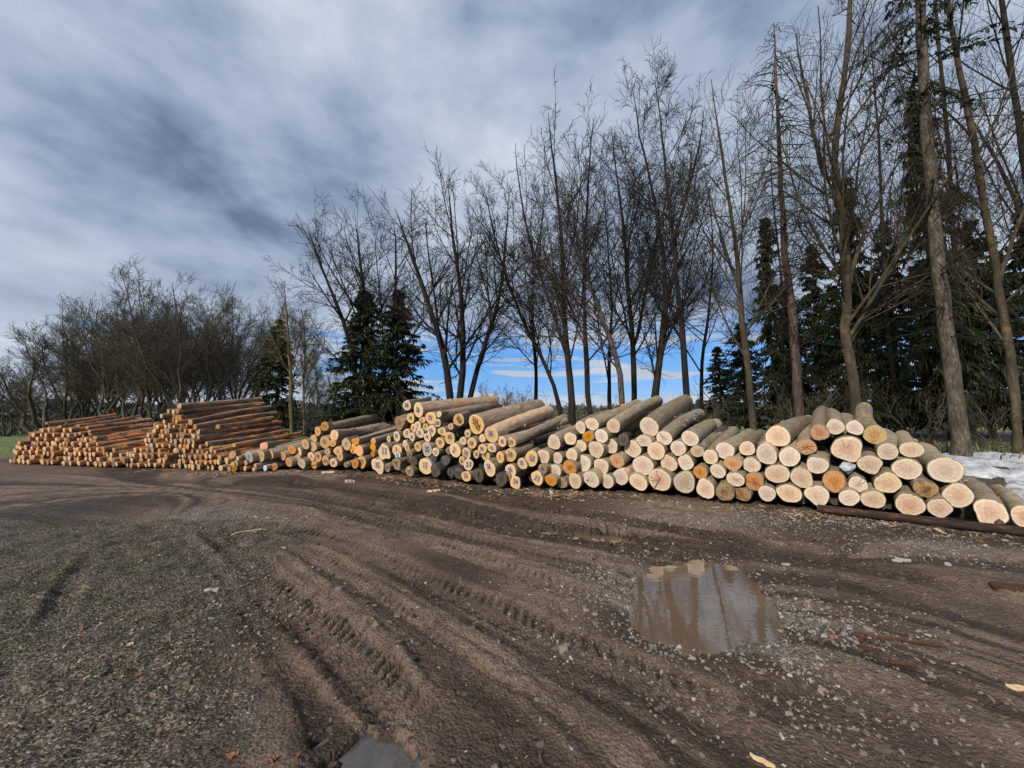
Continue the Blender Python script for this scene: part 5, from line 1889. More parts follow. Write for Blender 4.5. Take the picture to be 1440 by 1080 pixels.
# the wooded clump far on the left, tree by tree: three grown, the rest copies
def free_tree(seed, H, nst, spread, mt, label, lvls, fine, loc, group=None, r0=0.11):
    rs = np.random.default_rng(seed)
    st = []
    for i in range(nst):
        a = i * 2 * math.pi / nst + rs.uniform(-0.5, 0.5)
        hh = H * rs.uniform(0.80, 1.0)
        tip = np.array((math.cos(a) * spread * rs.uniform(0.5, 1.1), math.sin(a) * spread * rs.uniform(0.5, 1.1), hh))
        st.append(stem(np.array((math.cos(a) * 0.15, math.sin(a) * 0.15, 0.0)), tip, r0 * rs.uniform(0.7, 1.0), 0.012, 10, 0.22, rs, bow=(math.cos(a) * spread * 0.12, math.sin(a) * spread * 0.12, 0)))
    o = bare_tree('bare_tree', st, seed + 5, M[mt], label, lvls, fine, group, origin=np.zeros(3))
    o.location = loc
    return o


LV_FAR = [dict(per=14, t0=0.24, t1=0.98, ang=32, lf=0.42, K=6, w=0.03, tr=0.045, rf=0.38, lend=0.32), dict(per=10, t0=0.10, t1=1.0, ang=32, lf=0.45, K=4, w=0.04, tr=0.03, rf=0.5, lend=0.55),
          dict(per=6, t0=0.12, t1=1.0, ang=34, lf=0.5, K=3, w=0.05, tr=0.02, rf=0.6, lend=0.7, lmin=0.35), dict(per=3, t0=0.15, t1=1.0, ang=34, lf=0.6, K=2, w=0.03, tr=0.02, rf=0.75, lend=0.8, lmin=0.3)]
far_spots = [  # px, distance, height, label
    (222, 25.0, 9.8, 'tallest bare tree of the clump behind the long-log stack, with many stems'),
    (300, 26.0, 9.3, 'broad bare many-stemmed tree at the right side of the left clump'),
    (140, 27.5, 9.2, 'bare dark tree at the left shoulder of the clump, above the far left stack'),
    (178, 26.5, 9.6, 'bare tree between the clump\'s left shoulder and its tallest tree'),
    (262, 24.0, 9.2, 'bare tree right behind the peak of the tall left stack'),
    (336, 27.0, 8.0, 'lower bare tree at the right end of the left clump, beside the small spruce'),
    (112, 30.0, 9.4, 'slimmer bare tree between the clump and the lone tree by the field'),
    (200, 31.0, 10.8, 'bare tree deeper in the clump, left of its tallest tree'),
    (280, 31.0, 10.6, 'bare tree deeper in the clump, above the steps of long logs'),
    (240, 34.0, 11.8, 'hindmost bare tree in the middle of the left clump'),
    (160, 34.0, 10.6, 'hindmost bare tree on the left of the clump'),
    (325, 33.0, 9.8, 'hindmost bare tree on the right of the clump'),
]
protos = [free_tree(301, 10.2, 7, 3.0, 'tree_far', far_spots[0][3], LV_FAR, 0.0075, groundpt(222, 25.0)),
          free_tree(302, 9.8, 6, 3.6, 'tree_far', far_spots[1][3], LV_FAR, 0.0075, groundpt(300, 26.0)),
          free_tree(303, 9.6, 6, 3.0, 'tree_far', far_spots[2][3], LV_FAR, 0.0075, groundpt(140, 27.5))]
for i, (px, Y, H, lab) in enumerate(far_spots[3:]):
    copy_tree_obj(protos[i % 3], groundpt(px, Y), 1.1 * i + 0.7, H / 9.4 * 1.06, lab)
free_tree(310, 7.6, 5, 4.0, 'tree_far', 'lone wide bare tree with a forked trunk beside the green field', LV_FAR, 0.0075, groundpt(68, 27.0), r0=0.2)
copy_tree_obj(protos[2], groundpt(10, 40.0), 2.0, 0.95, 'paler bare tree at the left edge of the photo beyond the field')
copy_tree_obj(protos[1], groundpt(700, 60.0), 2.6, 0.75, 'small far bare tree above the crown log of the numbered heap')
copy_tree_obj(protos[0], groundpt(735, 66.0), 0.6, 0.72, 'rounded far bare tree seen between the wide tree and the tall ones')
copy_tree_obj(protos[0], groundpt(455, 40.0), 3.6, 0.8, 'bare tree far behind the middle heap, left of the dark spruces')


# ---- spruces
def spruce(seed, H, rbase, label, loc, mat='needles', density=1.0, clear=0.0, droop=0.25, group=None, trunk_r=None, ragged=0.25, leaf=0.16, trunk_mat='tree_dark', name='spruce'):
    rs = np.random.default_rng(seed)
    o = bpy.data.objects.new(name, None)
    COL.objects.link(o)
    o.location = loc
    o['label'] = label
    o['category'] = 'spruce'
    if group:
        o['group'] = group
    tr = trunk_r or H * 0.012 + 0.03
    P = np.stack([np.cumsum(rs.standard_normal(12)) * 0.02, np.cumsum(rs.standard_normal(12)) * 0.02, np.linspace(0, H, 12)], 1)
    P[0, :2] = 0
    tb = Bag()
    tb.add(*tubes(P[None], np.linspace(tr, 0.012, 12)[None], 8))
    link('trunk', tb.mesh('trunk', M[trunk_mat]), parent=o)
    n = int(H * 17 * density)
    hz = (clear + (1 - clear) * rs.uniform(0, 1, n) ** 0.9) * H * 0.985
    f = hz / H
    az = rs.uniform(0, 2 * math.pi, n)
    # lopsided crown
    lob = 1 + 0.22 * np.cos(az - rs.uniform(0, 6)) + 0.12 * np.cos(2 * az - rs.uniform(0, 6))
    L = rbase * ((1 - f) ** 0.85 + 0.03) * lob * rs.uniform(1 - ragged * 1.8, 1 + ragged, n) + 0.08
    K = 6
    tt = np.linspace(0, 1, K)
    up = 0.25 * (f - 0.3)
    Q = np.empty((n, K, 3))
    for k_ in range(K):
        r = L * tt[k_]
        Q[:, k_, 0] = np.cos(az) * r
        Q[:, k_, 1] = np.sin(az) * r
        Q[:, k_, 2] = hz + r * up - droop * (tt[k_] ** 1.5) * L + 0.10 * tt[k_] ** 3 * L
    Q[:, 1:, :] += rs.standard_normal((n, K - 1, 3)) * 0.025
    RR = np.maximum(0.004, 0.010 * L)[:, None] * np.linspace(1, 0.35, K)[None] + 0.002
    bb = Bag()
    bb.add(*tubes(Q, RR, 3))
    link('boughs', bb.mesh('boughs', M[trunk_mat]), parent=o)
    # needle sprays: narrow drooping slips hung along each bough
    per = 44
    t = rs.uniform(0.12, 1.0, (n, per)) ** 0.8
    o_, d_, _ = interp_path(Q, RR, np.minimum(t, 0.999))
    o_, d_ = o_.reshape(-1, 3), d_.reshape(-1, 3)
    m = len(o_)
    side = rs.standard_normal((m, 3)) * [1, 1, 0.5]
    dr = unit(unit(d_) * 0.7 + unit(side) * 0.8 + np.array([0, 0, -0.45]))
    ll = leaf * rs.uniform(0.6, 1.5, m) * (0.7 + 0.5 * np.repeat((1 - f), per))
    ww = leaf * 0.17 * rs.uniform(0.7, 1.4, m)
    wv = unit(np.cross(dr, rs.standard_normal((m, 3))))
    a = o_
    e = o_ + dr * ll[:, None] + np.array([0, 0, -0.25]) * ll[:, None]
    mid_ = o_ + dr * (ll * 0.45)[:, None]
    V = np.stack([a, mid_ + wv * ww[:, None], e, mid_ - wv * ww[:, None]], 1).reshape(-1, 3)
    F = np.arange(4 * m).reshape(m, 4)
    tone = np.repeat(np.clip(rs.beta(2, 2.6, m) + 0.25 * (np.repeat(rs.uniform(0, 1, n), per) - 0.5), 0, 1), 4)
    nb = Bag()
    nb.add(V, F, tone)
    link('needles', nb.mesh('needles', M[mat], smooth=False, attr='tone'), parent=o)
    return o


sp = [
    spruce(401, 6.9, 1.95, 'dark dense spruce, left one of the pair behind the middle heap', groundpt(506, 16.8), density=2.6, clear=0.02, ragged=0.3, leaf=0.2),
    spruce(402, 6.8, 1.85, 'dark spruce with ragged drooping boughs, right one of the pair behind the middle heap', groundpt(556, 16.5), density=2.6, clear=0.02, ragged=0.4, leaf=0.2),
    spruce(403, 6.6, 1.55, 'small conical olive-green spruce between the left clump and the thin yellow-green trunk', groundpt(386, 21.5), mat='needles_light', density=2.4, clear=0.02, leaf=0.18),
]
fs = [  # px, distance, height, radius, clear, label, source
    (1095, 14.5, 8.6, 1.15, 0.28, 'slim dark spruce whose crown hangs behind the dead snag', 1),
    (1218, 15.0, 10.6, 1.5, 0.10, 'tall narrow dark spruce between the lichened tree and the tall scaly trunk', 0),
    (1338, 14.0, 13.5, 1.7, 0.12, 'tallest dark spruce, just behind the tall scaly trunk', 1),
    (1160, 18.0, 8.4, 1.8, 0.05, 'dark spruce behind the lichened tree, left of it', 0),
    (1270, 17.5, 9.2, 1.9, 0.04, 'dense dark spruce left of the tall scaly trunk, reaching to its lower third', 2),
    (1395, 16.5, 8.8, 2.0, 0.04, 'dense dark spruce above the snow patch', 0),
    (1015, 15.5, 3.4, 1.3, 0.0, 'young low dark spruce at the end of the thick top logs', 2),
    (1050, 19.0, 5.2, 1.7, 0.0, 'low dark spruce behind the slim greenish bare tree', 0),
    (1120, 20.0, 6.8, 2.0, 0.02, 'broad dark spruce low behind the high left shoulder log', 1),
    (1185, 21.0, 7.5, 2.1, 0.02, 'dark spruce deep in the wood behind the topmost log', 2),
    (1240, 22.0, 8.4, 2.2, 0.02, 'dark spruce deep in the wood over the scarred big log', 1),
    (1310, 20.0, 8.2, 2.2, 0.02, 'dark spruce deep in the wood behind the tall scaly trunk', 2),
    (1365, 21.0, 8.6, 2.2, 0.02, 'dark spruce deep in the wood, above the big flank log by the snow', 1),
    (1435, 19.0, 8.5, 2.1, 0.02, 'dark spruce deep in the wood at the right edge of the photo', 2),
    (1480, 16.5, 9.5, 2.0, 0.02, 'dark spruce mostly out of frame at the right', 1),
]
pr = [spruce(411, 9.0, 1.9, fs[1][5], groundpt(fs[1][0], fs[1][1]), density=1.7, clear=0.10, ragged=0.5, leaf=0.21),
      spruce(412, 9.0, 1.7, fs[2][5], groundpt(fs[2][0], fs[2][1]), density=1.5, clear=0.14, ragged=0.55, leaf=0.22, droop=0.38),
      spruce(413, 9.0, 2.2, fs[4][5], groundpt(fs[4][0], fs[4][1]), density=1.7, clear=0.06, ragged=0.5, leaf=0.2)]
for i, (px, Y, H, rb, cl, lab, s) in enumerate(fs):
    if i in (1, 2, 4):
        o = pr[{1: 0, 2: 1, 4: 2}[i]]
    else:
        o = copy_tree_obj(pr[s], groundpt(px, Y), 0.9 * i, 1.0, lab)
    w_ = rb / [1.9, 1.7, 2.2][s]
    o.scale = (w_ * 0.92, w_ * 0.92, H / 9.0 * (1.12 if i > 2 else 1.03))


# ---- dead or thin-crowned conifers standing against the sky
def snag(px_pts, Y, w0, w1, seed, label, mat, nb=90, lmax=1.2, foliage=0.0, name='dead_spruce', low=0.12, cat='dead spruce'):
    rs = np.random.default_rng(seed)
    P, R = px_stem(px_pts, Y, w0, w1, rs)
    org = P[0].copy()
    o = bpy.data.objects.new(name, None)
    COL.objects.link(o)
    o.location = org
    o['label'] = label
    o['category'] = cat
    tb = Bag()
    tb.add(*tubes((P - org)[None], R[None], 12))
    link('trunk', tb.mesh('trunk', M[mat]), parent=o)
    t = np.sort(low + (1 - low) * rs.uniform(0, 1, nb))[None]
    q, d, r = interp_path(P[None], R[None], np.minimum(t, 0.995))
    q = q[0]
    f = t[0]
    az = rs.uniform(0, 2 * math.pi, nb)
    L = lmax * (0.35 + 0.65 * np.sin(np.clip(f, 0, 1) * math.pi * 0.9)) * rs.uniform(0.25, 1.15, nb)
    L[f > 0.9] *= 0.6
    K = 6
    tt = np.linspace(0, 1, K)
    Q = np.empty((nb, K, 3))
    for k_ in range(K):
        rr = L * tt[k_]
        Q[:, k_, 0] = q[:, 0] + np.cos(az) * rr
        Q[:, k_, 1] = q[:, 1] + np.sin(az) * rr
        Q[:, k_, 2] = q[:, 2] + rr * 0.12 - 0.42 * tt[k_] ** 1.7 * L
    Q[:, 1:] += rs.standard_normal((nb, K - 1, 3)) * 0.03
    RR = (0.006 + 0.008 * L)[:, None] * np.linspace(1, 0.4, K)[None]
    bg_ = Bag()
    bg_.add(*tubes(Q - org, RR, 4))
    T1, R1 = grow(rs, Q, RR, 6, 0.2, 0.98, 55, 0.32, 4, 0.16, -0.12, 0.0035, 0.6)
    bg_.add(*tubes(T1 - org, R1, 3))
    link('dead_branches' if foliage == 0 else 'boughs', bg_.mesh('boughs', M['tree_dark']), parent=o)
    if foliage > 0:
        sel = f > 1 - foliage
        Qs, Rs_ = Q[sel], RR[sel]
        n = len(Qs)
        per = 40
        u = rs.uniform(0.15, 1, (n, per))
        o_, d_, _ = interp_path(Qs, Rs_, np.minimum(u, 0.999))
        o_, d_ = o_.reshape(-1, 3) - org, d_.reshape(-1, 3)
        m = len(o_)
        dr = unit(d_ * 0.6 + unit(rs.standard_normal((m, 3))) * 0.8 + [0, 0, -0.5])
        ll = 0.15 * rs.uniform(0.6, 1.5, m)
        wv = unit(np.cross(dr, rs.standard_normal((m, 3)))) * (0.024 * rs.uniform(0.7, 1.4, m))[:, None]
        e = o_ + dr * ll[:, None]
        md = o_ + dr * ll[:, None] * 0.45
        V = np.stack([o_, md + wv, e, md - wv], 1).reshape(-1, 3)
        b2 = Bag()
        b2.add(V, np.arange(4 * m).reshape(m, 4), np.repeat(rs.beta(2, 2.5, m), 4))
        link('needles', b2.mesh('needles', M['needles'], smooth=False, attr='tone'), parent=o)
    return o


snag([(1126, 595), (1116, 500), (1108, 400), (1103, 300), (1096, 200), (1090, 110), (1086, 38)], 11.0, 17, 3, 501,
     'dead spruce snag with short broken branches and a red-stained trunk foot', 'tree_redbark', nb=230, lmax=1.6)
snag([(1352, 645), (1342, 540), (1322, 430), (1312, 330), (1302, 220), (1290, 110), (1282, 0), (1272, -120)], 9.0, 25, 8, 502,
     'tall scaly pale-barked trunk rising out of the top of the photo, between dark spruces', 'tree_conifer', nb=120, lmax=1.7, foliage=0.35, name='tall_spruce', low=0.22, cat='spruce')


# ---- undergrowth behind the heaps
def shrub(seed, H, n, spread, label, loc, mat='tree_dark', fine=0.005):
    rs = np.random.default_rng(seed)
    st = []
    for i in range(n):
        a = rs.uniform(0, 6.28)
        tip = np.array((math.cos(a) * spread * rs.uniform(0.3, 1), math.sin(a) * spread * rs.uniform(0.3, 1), H * rs.uniform(0.6, 1)))
        st.append(stem(np.array((math.cos(a) * 0.2, math.sin(a) * 0.2, 0)), tip, 0.022, 0.006, 7, 0.6, rs))
    lv = [dict(per=6, t0=0.2, ang=38, lf=0.45, K=4, w=0.14, tr=0.05, rf=0.6), dict(per=5, t0=0.15, ang=40, lf=0.5, K=3, w=0.16, tr=0.03, rf=0.7), dict(per=3, t0=0.15, ang=40, lf=0.5, K=3, w=0.16, tr=0.03, rf=0.7)]
    o = bare_tree('shrub', st, seed + 1, M[mat], label, lv, fine, origin=np.zeros(3), cat='shrub', root_sides=4)
    o.location = loc
    return o


sh = [shrub(601, 2.6, 10, 1.3, 'tangled bare shrub at the foot of the spruce pair', groundpt(470, 17.0), 'tree_far'),
      shrub(602, 2.2, 9, 1.2, 'thicket of pale twigs behind the long top log of the middle heap', groundpt(530, 15.5), 'tree_far')]
for i, (px, Y, s, lab) in enumerate([(440, 19.0, 1.0, 'bare bush right of the thin yellow-green trunk'), (690, 16.0, 0.9, 'bare twiggy bush over the crown log of the numbered heap'),
                                     (735, 15.0, 0.8, 'low bare bush above the two long logs of the numbered heap'), (840, 13.5, 0.75, 'low twiggy bush behind the leftmost top logs'),
                                     (1000, 13.0, 0.8, 'brownish twiggy bush beside the young low spruce'), (1140, 11.5, 0.9, 'arching bare bush between the dead snag and the lichened tree'),
                                     (1165, 13.0, 0.9, 'sparse bare bush just left of the lichened tree'), (1290, 12.5, 0.9, 'bare bush behind the right flank of the heap'),
                                     (1390, 12.0, 0.7, 'low bare bush behind the snow'), (350, 26.0, 1.2, 'bush at the foot of the small conical spruce'),
                                     (100, 30.0, 1.3, 'bush beside the lone tree by the field'), (590, 17.5, 1.0, 'bare bush between the spruce pair and the wide bare tree'),
                                     (245, 22.0, 1.3, 'bare bush peeping over the peak of the tall left stack')]):
    copy_tree_obj(sh[i % 2], groundpt(px, Y), 1.3 * i, s, lab)


# ---- far woods along the horizon
def far_wood(name, spans, mat, n, size, seed, label):
    rs = np.random.default_rng(seed)
    V, T = [], []
    for (x0, x1, Y, h, share) in spans:
        m = int(n * share)
        px = rs.uniform(x0, x1, m)
        Yd = Y * rs.uniform(0.92, 1.12, m)
        X = (px - CX) / FPX * Yd
        top = h * (0.55 + 0.35 * fbm(X * 1.0, X * 0 + seed, 0.10 * 60 / Y, 3) + 0.30 * fbm(X, X * 0 + 5.5 + seed, 0.5 * 60 / Y, 2) + 0.25)
        z = top * rs.uniform(0, 1, m) ** 0.8
        c = np.stack([X, Yd, z], 1)
        s = size * Y / 60 * rs.uniform(0.5, 1.5, m)
        a = rs.standard_normal((m, 3))
        b = rs.standard_normal((m, 3))
        V.append(np.stack([c, c + unit(a) * s[:, None], c + unit(b) * s[:, None]], 1).reshape(-1, 3))
        T.append(np.repeat(np.clip(0.25 + 0.5 * z / h + 0.25 * rs.standard_normal(m), 0, 1), 3))
    V = np.concatenate(V)
    me = mesh_from(name, V, np.arange(len(V)).reshape(-1, 3), M[mat], smooth=False, attrs={'tone': np.concatenate(T)})
    link(name, me, kind='stuff', label=label, cat='wood')


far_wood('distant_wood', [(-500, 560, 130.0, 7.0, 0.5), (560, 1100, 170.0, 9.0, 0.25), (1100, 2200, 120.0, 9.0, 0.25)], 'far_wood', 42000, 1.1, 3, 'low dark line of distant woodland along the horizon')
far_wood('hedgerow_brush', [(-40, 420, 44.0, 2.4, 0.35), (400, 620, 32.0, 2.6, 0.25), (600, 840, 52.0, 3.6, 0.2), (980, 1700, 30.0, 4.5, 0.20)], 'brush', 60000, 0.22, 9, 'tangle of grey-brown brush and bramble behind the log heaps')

# ------------------------------------------------------------------ loose things on the ground
def scatter_bits(name, mat, n, centre_fn, size, seed, label, cat, thick=0.25, elong=2.5, tone=None, sink=0.2):
    """flat angular chips: each a tiny wedge with six faces"""
    rs = np.random.default_rng(seed)
    x, y = centre_fn(rs, n)
    z = ground_h(x, y)
    m = len(x)
    s = size * np.exp(0.45 * rs.standard_normal(m))
    L = s * rs.uniform(1.0, elong, m)
    W = s * rs.uniform(0.5, 0.9, m)
    H = s * thick * rs.uniform(0.6, 1.4, m)
    a = rs.uniform(0, 2 * math.pi, m)
    ca, sa = np.cos(a), np.sin(a)
    tilt = rs.normal(0, 0.25, m)
    corners = np.array([(-1, -1, 0), (1, -0.8, 0), (0.8, 1, 0), (-0.9, 0.8, 0), (-0.8, -0.7, 1), (0.9, -0.6, 1), (0.6, 0.8, 1), (-0.7, 0.6, 1)], float)
    C = corners[None] * (1 + 0.22 * rs.standard_normal((m, 8, 3)) * [1, 1, 0.3])
    lx, ly, lz = C[..., 0] * L[:, None] / 2, C[..., 1] * W[:, None] / 2, C[..., 2] * H[:, None]
    lz = lz + lx * np.sin(tilt)[:, None] - sink * H[:, None]
    X = x[:, None] + lx * ca[:, None] - ly * sa[:, None]
    Y = y[:, None] + lx * sa[:, None] + ly * ca[:, None]
    Z = z[:, None] + lz
    V = np.stack([X, Y, Z], -1).reshape(-1, 3)
    q = np.array([(4, 5, 6, 7), (0, 1, 5, 4), (1, 2, 6, 5), (2, 3, 7, 6), (3, 0, 4, 7)])
    F = (np.arange(m)[:, None, None] * 8 + q[None]).reshape(-1, 4)
    t = rs.uniform(0, 1, m) if tone is None else np.clip(tone(rs, m), 0, 1)
    me = mesh_from(name, V, F, M[mat], smooth=False, attrs={'tone': np.repeat(t, 8)})
    link(name, me, kind='stuff', label=label, cat=cat)


def sample(fn, box, oversample=4):
    """rejection sampling with a density function over the ground, denser towards the camera's side of the place"""
    def f(rs, n):
        x = rs.uniform(box[0], box[1], n * oversample)
        y = rs.uniform(box[2], box[3], n * oversample)
        p = fn(x, y)
        k_ = rs.uniform(0, 1, len(x)) < p
        for pd in PUD:
            rho, _ = pud_rho(pd, x, y)
            k_ &= rho > 0.97
        return x[k_][:n], y[k_][:n]
    return f


def left_zone(x, y):
    return sstep(0.0, 1.0, (-(x + 1.0) - 0.42 * (y - 2.0)) * 0.9 + 0.5 * fbm(x, y, 0.9, 3)) * (1 - sstep(5.0, 6.8, y + 0.1 * x))


def dens_chip(x, y):
    d = (y - front_y(x)) * 0.88
    return np.clip(0.9 * left_zone(x, y) * (0.4 + sstep(-0.1, 0.3, fbm(x, y, 1.5, 2))) + 0.02, 0, 1)


def dens_strip(x, y):
    d = (y - front_y(x)) * 0.88
    return np.exp(-((d + 0.25) / 0.42) ** 2) * (0.35 + 0.65 * sstep(-0.2, 0.3, fbm(x, y, 1.2, 2)))


def dens_stone(x, y):
    v = 0.004 + 0 * x
    for px, py, rx, ry, a in [(995, 850, 0.95, 1.15, 0.9), (1130, 875, 0.55, 0.42, 1.0), (860, 815, 0.45, 0.5, 0.8), (1090, 735, 3.4, 0.6, 0.3), (1300, 770, 1.4, 0.5, 0.35), (330, 860, 0.5, 0.9, 0.4), (310, 725, 1.4, 0.7, 0.5)]:
        v = np.maximum(v, a * gblob(x, y, px, py, rx, ry))
    return v * (0.4 + 0.6 * sstep(-0.2, 0.2, fbm(x, y, 3, 2)))


scatter_bits('gravel', 'stones', 16000, sample(dens_stone, (-5, 8, 1.2, 8), 14), 0.012, 21, 'small grey-brown gravel stones spread round the big puddle', 'gravel', thick=0.7, elong=1.4, sink=0.45)
scatter_bits('wood_chips', 'chips', 19000, sample(dens_chip, (-7, 1, 1.0, 7), 8), 0.0085, 22, 'bark crumbs and pale wood chips littering the dark ground on the left', 'wood chips', thick=0.18,
             tone=lambda rs, m: rs.beta(1.1, 2.3, m))
scatter_bits('bark_litter', 'chips', 8500, sample(dens_strip, (-12, 9, 5, 14), 10), 0.024, 23, 'bark and chip litter along the foot of the log heaps', 'bark litter', thick=0.2, elong=3.5,
             tone=lambda rs, m: rs.beta(1.8, 2.2, m))
scatter_bits('bark_crumbs', 'chips', 5000, sample(lambda x, y: 0.3 + 0 * x, (-6, 7, 1.0, 9), 4), 0.011, 24, 'stray bark crumbs trodden into the muddy track', 'bark crumbs', thick=0.3, elong=2.5,
             tone=lambda rs, m: rs.beta(1.3, 3.5, m))
scatter_bits('leaf_litter', 'leafbits', 7000, sample(lambda x, y: sstep(0.8, 2.0, (y - front_y(x)) * 0.88) * (1 - sstep(7, 10, (y - front_y(x)) * 0.88)), (-14, 20, 5, 24), 4), 0.045, 25,
             'brown dead leaves and twigs on the bank under the trees', 'leaf litter', thick=0.12, elong=2.0)


def clods():
    rs = np.random.default_rng(31)
    n = 2600
    x = rs.uniform(-4, 6, n * 8)
    y = rs.uniform(1.1, 8, n * 8)
    _, wet, lug = track_field(x, y)
    k_ = rs.uniform(0, 1, len(x)) < 0.10 + 0.5 * lug + 0.25 * wet
    for pd in PUD:
        rho, _ = pud_rho(pd, x, y)
        k_ &= rho > 1.1
    x, y = x[k_][:n], y[k_][:n]
    m = len(x)
    z = ground_h(x, y)
    s = 0.010 * np.exp(0.5 * rs.standard_normal(m)) + 0.003
    oc = np.array([(1, 0, 0), (0, 1, 0), (-1, 0, 0), (0, -1, 0), (0.6, 0.6, .6), (-.6, .6, .6), (-.6, -.6, .6), (.6, -.6, .6), (0, 0, 0.9)], float)
    C = oc[None] * (1 + 0.25 * rs.standard_normal((m, 9, 3)))
    V = np.stack([x, y, z], 1)[:, None] + C * s[:, None, None] * [1.2, 1.0, 0.8] - np.array([0, 0, 1]) * (s * 0.25)[:, None, None]
    t = np.array([(0, 4, 7), (0, 1, 4), (1, 5, 4), (1, 2, 5), (2, 6, 5), (2, 3, 6), (3, 7, 6), (3, 0, 7), (4, 5, 8), (5, 6, 8), (6, 7, 8), (7, 4, 8)])
    F = (np.arange(m)[:, None, None] * 9 + t[None]).reshape(-1, 3)
    me = mesh_from('mud_clods', V.reshape(-1, 3), F, M['clod'], attrs={'tone': np.repeat(rs.uniform(0, 1, m), 9)}, smooth=False)
    link('mud_clods', me, kind='stuff', label='crumbled mud clods thrown up along the tyre ruts', cat='mud clods')


M['clod'] = mat_speck('mud_clod', [(0.0, (0.045, 0.035, 0.029)), (0.6, (0.095, 0.075, 0.06)), (1.0, (0.16, 0.13, 0.105))])
clods()


def grass_tufts(name, n, fn, box, seed, h, label, over=8, tone_b=(2, 2)):
    rs = np.random.default_rng(seed)
    x, y = sample(fn, box, over)(rs, n)
    m = len(x)
    z = ground_h(x, y)
    hh = h * np.exp(0.35 * rs.standard_normal(m))
    a = rs.uniform(0, 6.28, m)
    le = rs.uniform(0.3, 1.6, m)
    w_ = hh * 0.05 + 0.0012
    d = np.stack([np.cos(a), np.sin(a), 0 * a], 1)
    s = np.stack([-np.sin(a), np.cos(a), 0 * a], 1)
    b = np.stack([x, y, z - 0.003], 1)
    up = np.array([0, 0, 1.0])
    p1 = b + up * (hh * 0.55)[:, None] + d * (hh * le * 0.25)[:, None]
    p2 = b + up * (hh * 0.8)[:, None] + d * (hh * le * 0.8)[:, None]
    V = np.stack([b - s * w_[:, None], b + s * w_[:, None], p1 + s * w_[:, None] * 0.8, p1 - s * w_[:, None] * 0.8, p2], 1).reshape(-1, 3)
    i = np.arange(m) * 5
    F4 = np.stack([i, i + 1, i + 2, i + 3], 1)
    F3 = np.stack([i + 3, i + 2, i + 4], 1)
    me = mesh_from(name, V, [F4, F3], M['grass'], smooth=False, attrs={'tone': np.repeat(rs.beta(*tone_b, m), 5)})
    link(name, me, kind='stuff', label=label, cat='grass')


def clump(x, y, f=2.5, lo=0.0):
    return sstep(lo, lo + 0.35, fbm(x + 9, y, f, 3))


grass_tufts('trodden_grass', 20000, lambda x, y: left_zone(x, y) * clump(x, y) * (0.25 + 0.75 * sstep(-1.0, -3.0, x + 0.15 * y)), (-8, 0.5, 1.0, 7), 41, 0.016,
            'short trodden dark grass and moss among the chips on the left', 10)
grass_tufts('field_grass', 9000, lambda x, y: 1.0 + 0 * x, (-60, -21.5, 13.5, 45), 42, 0.10, 'green meadow grass beyond the far left stack', 2, (3, 2))
grass_tufts('bank_grass', 9000, lambda x, y: sstep(1.0, 2.0, (y - front_y(x)) * 0.88) * (1 - sstep(6, 10, (y - front_y(x)) * 0.88)) * clump(x, y, 0.8, 0.05), (-20, 22, 5, 26), 43, 0.16,
            'pale tufts of dead grass on the bank behind the heaps', 6, (3, 1.6))


# ---- single things one can point to
def shard(name, px, py, L, W, T, ang, mat, label, cat, seed, curl=0.0, n=7):
    """a torn strip or flat piece with a ragged outline, thickness and a little curl"""
    rs = np.random.default_rng(seed)
    x, y = gp(px, py)
    t = np.linspace(-0.5, 0.5, n)
    wv = W * (1 - (2 * np.abs(t)) ** 3 * 0.75) * rs.uniform(0.75, 1.2, n)
    mid_ = W * 0.18 * rs.standard_normal(n)
    ca, sa = math.cos(ang), math.sin(ang)
    lo, hi = [], []
    for i in range(n):
        row = []
        for v in (-0.5, 0.0, 0.5):
            lx, ly = t[i] * L, mid_[i] + v * wv[i]
            X, Y = x + lx * ca - ly * sa, y + lx * sa + ly * ca
            row.append((X, Y, ly, v))
        lo.append(row)
    A = np.array([[(r[0], r[1]) for r in row] for row in lo])
    zz = ground_h(A[..., 0].ravel(), A[..., 1].ravel()).reshape(A.shape[:2])
    zz = zz.mean() * 0.4 + zz * 0.6
    zb = zz + 0.003 + curl * np.array([1.0, 0.0, 1.0])[None] + 0.15 * curl * rs.standard_normal(zz.shape)
    V = np.vstack([np.concatenate([A, (zb + T)[..., None]], -1).reshape(-1, 3), np.concatenate([A, (zb - 0.004)[..., None]], -1).reshape(-1, 3)])
    o = np.array([A[..., 0].mean(), A[..., 1].mean(), zb.mean()])
    idx = np.arange(n * 3).reshape(n, 3)
    q = lambda I: np.stack([I[:-1, :-1], I[1:, :-1], I[1:, 1:], I[:-1, 1:]], -1).reshape(-1, 4)
    F = [q(idx), q(idx + 3 * n)[:, ::-1]]
    rim = np.concatenate([idx[:, 0], idx[-1, 1:], idx[::-1, 2][1:], idx[0, 1:2]])
    r2 = np.roll(rim, -1)
    F.append(np.stack([rim, r2, r2 + 3 * n, rim + 3 * n], 1))
    me = mesh_from(name, V - o, [np.concatenate(F)], mat, smooth=False)
    return link(name, me, loc=o, label=label, cat=cat)


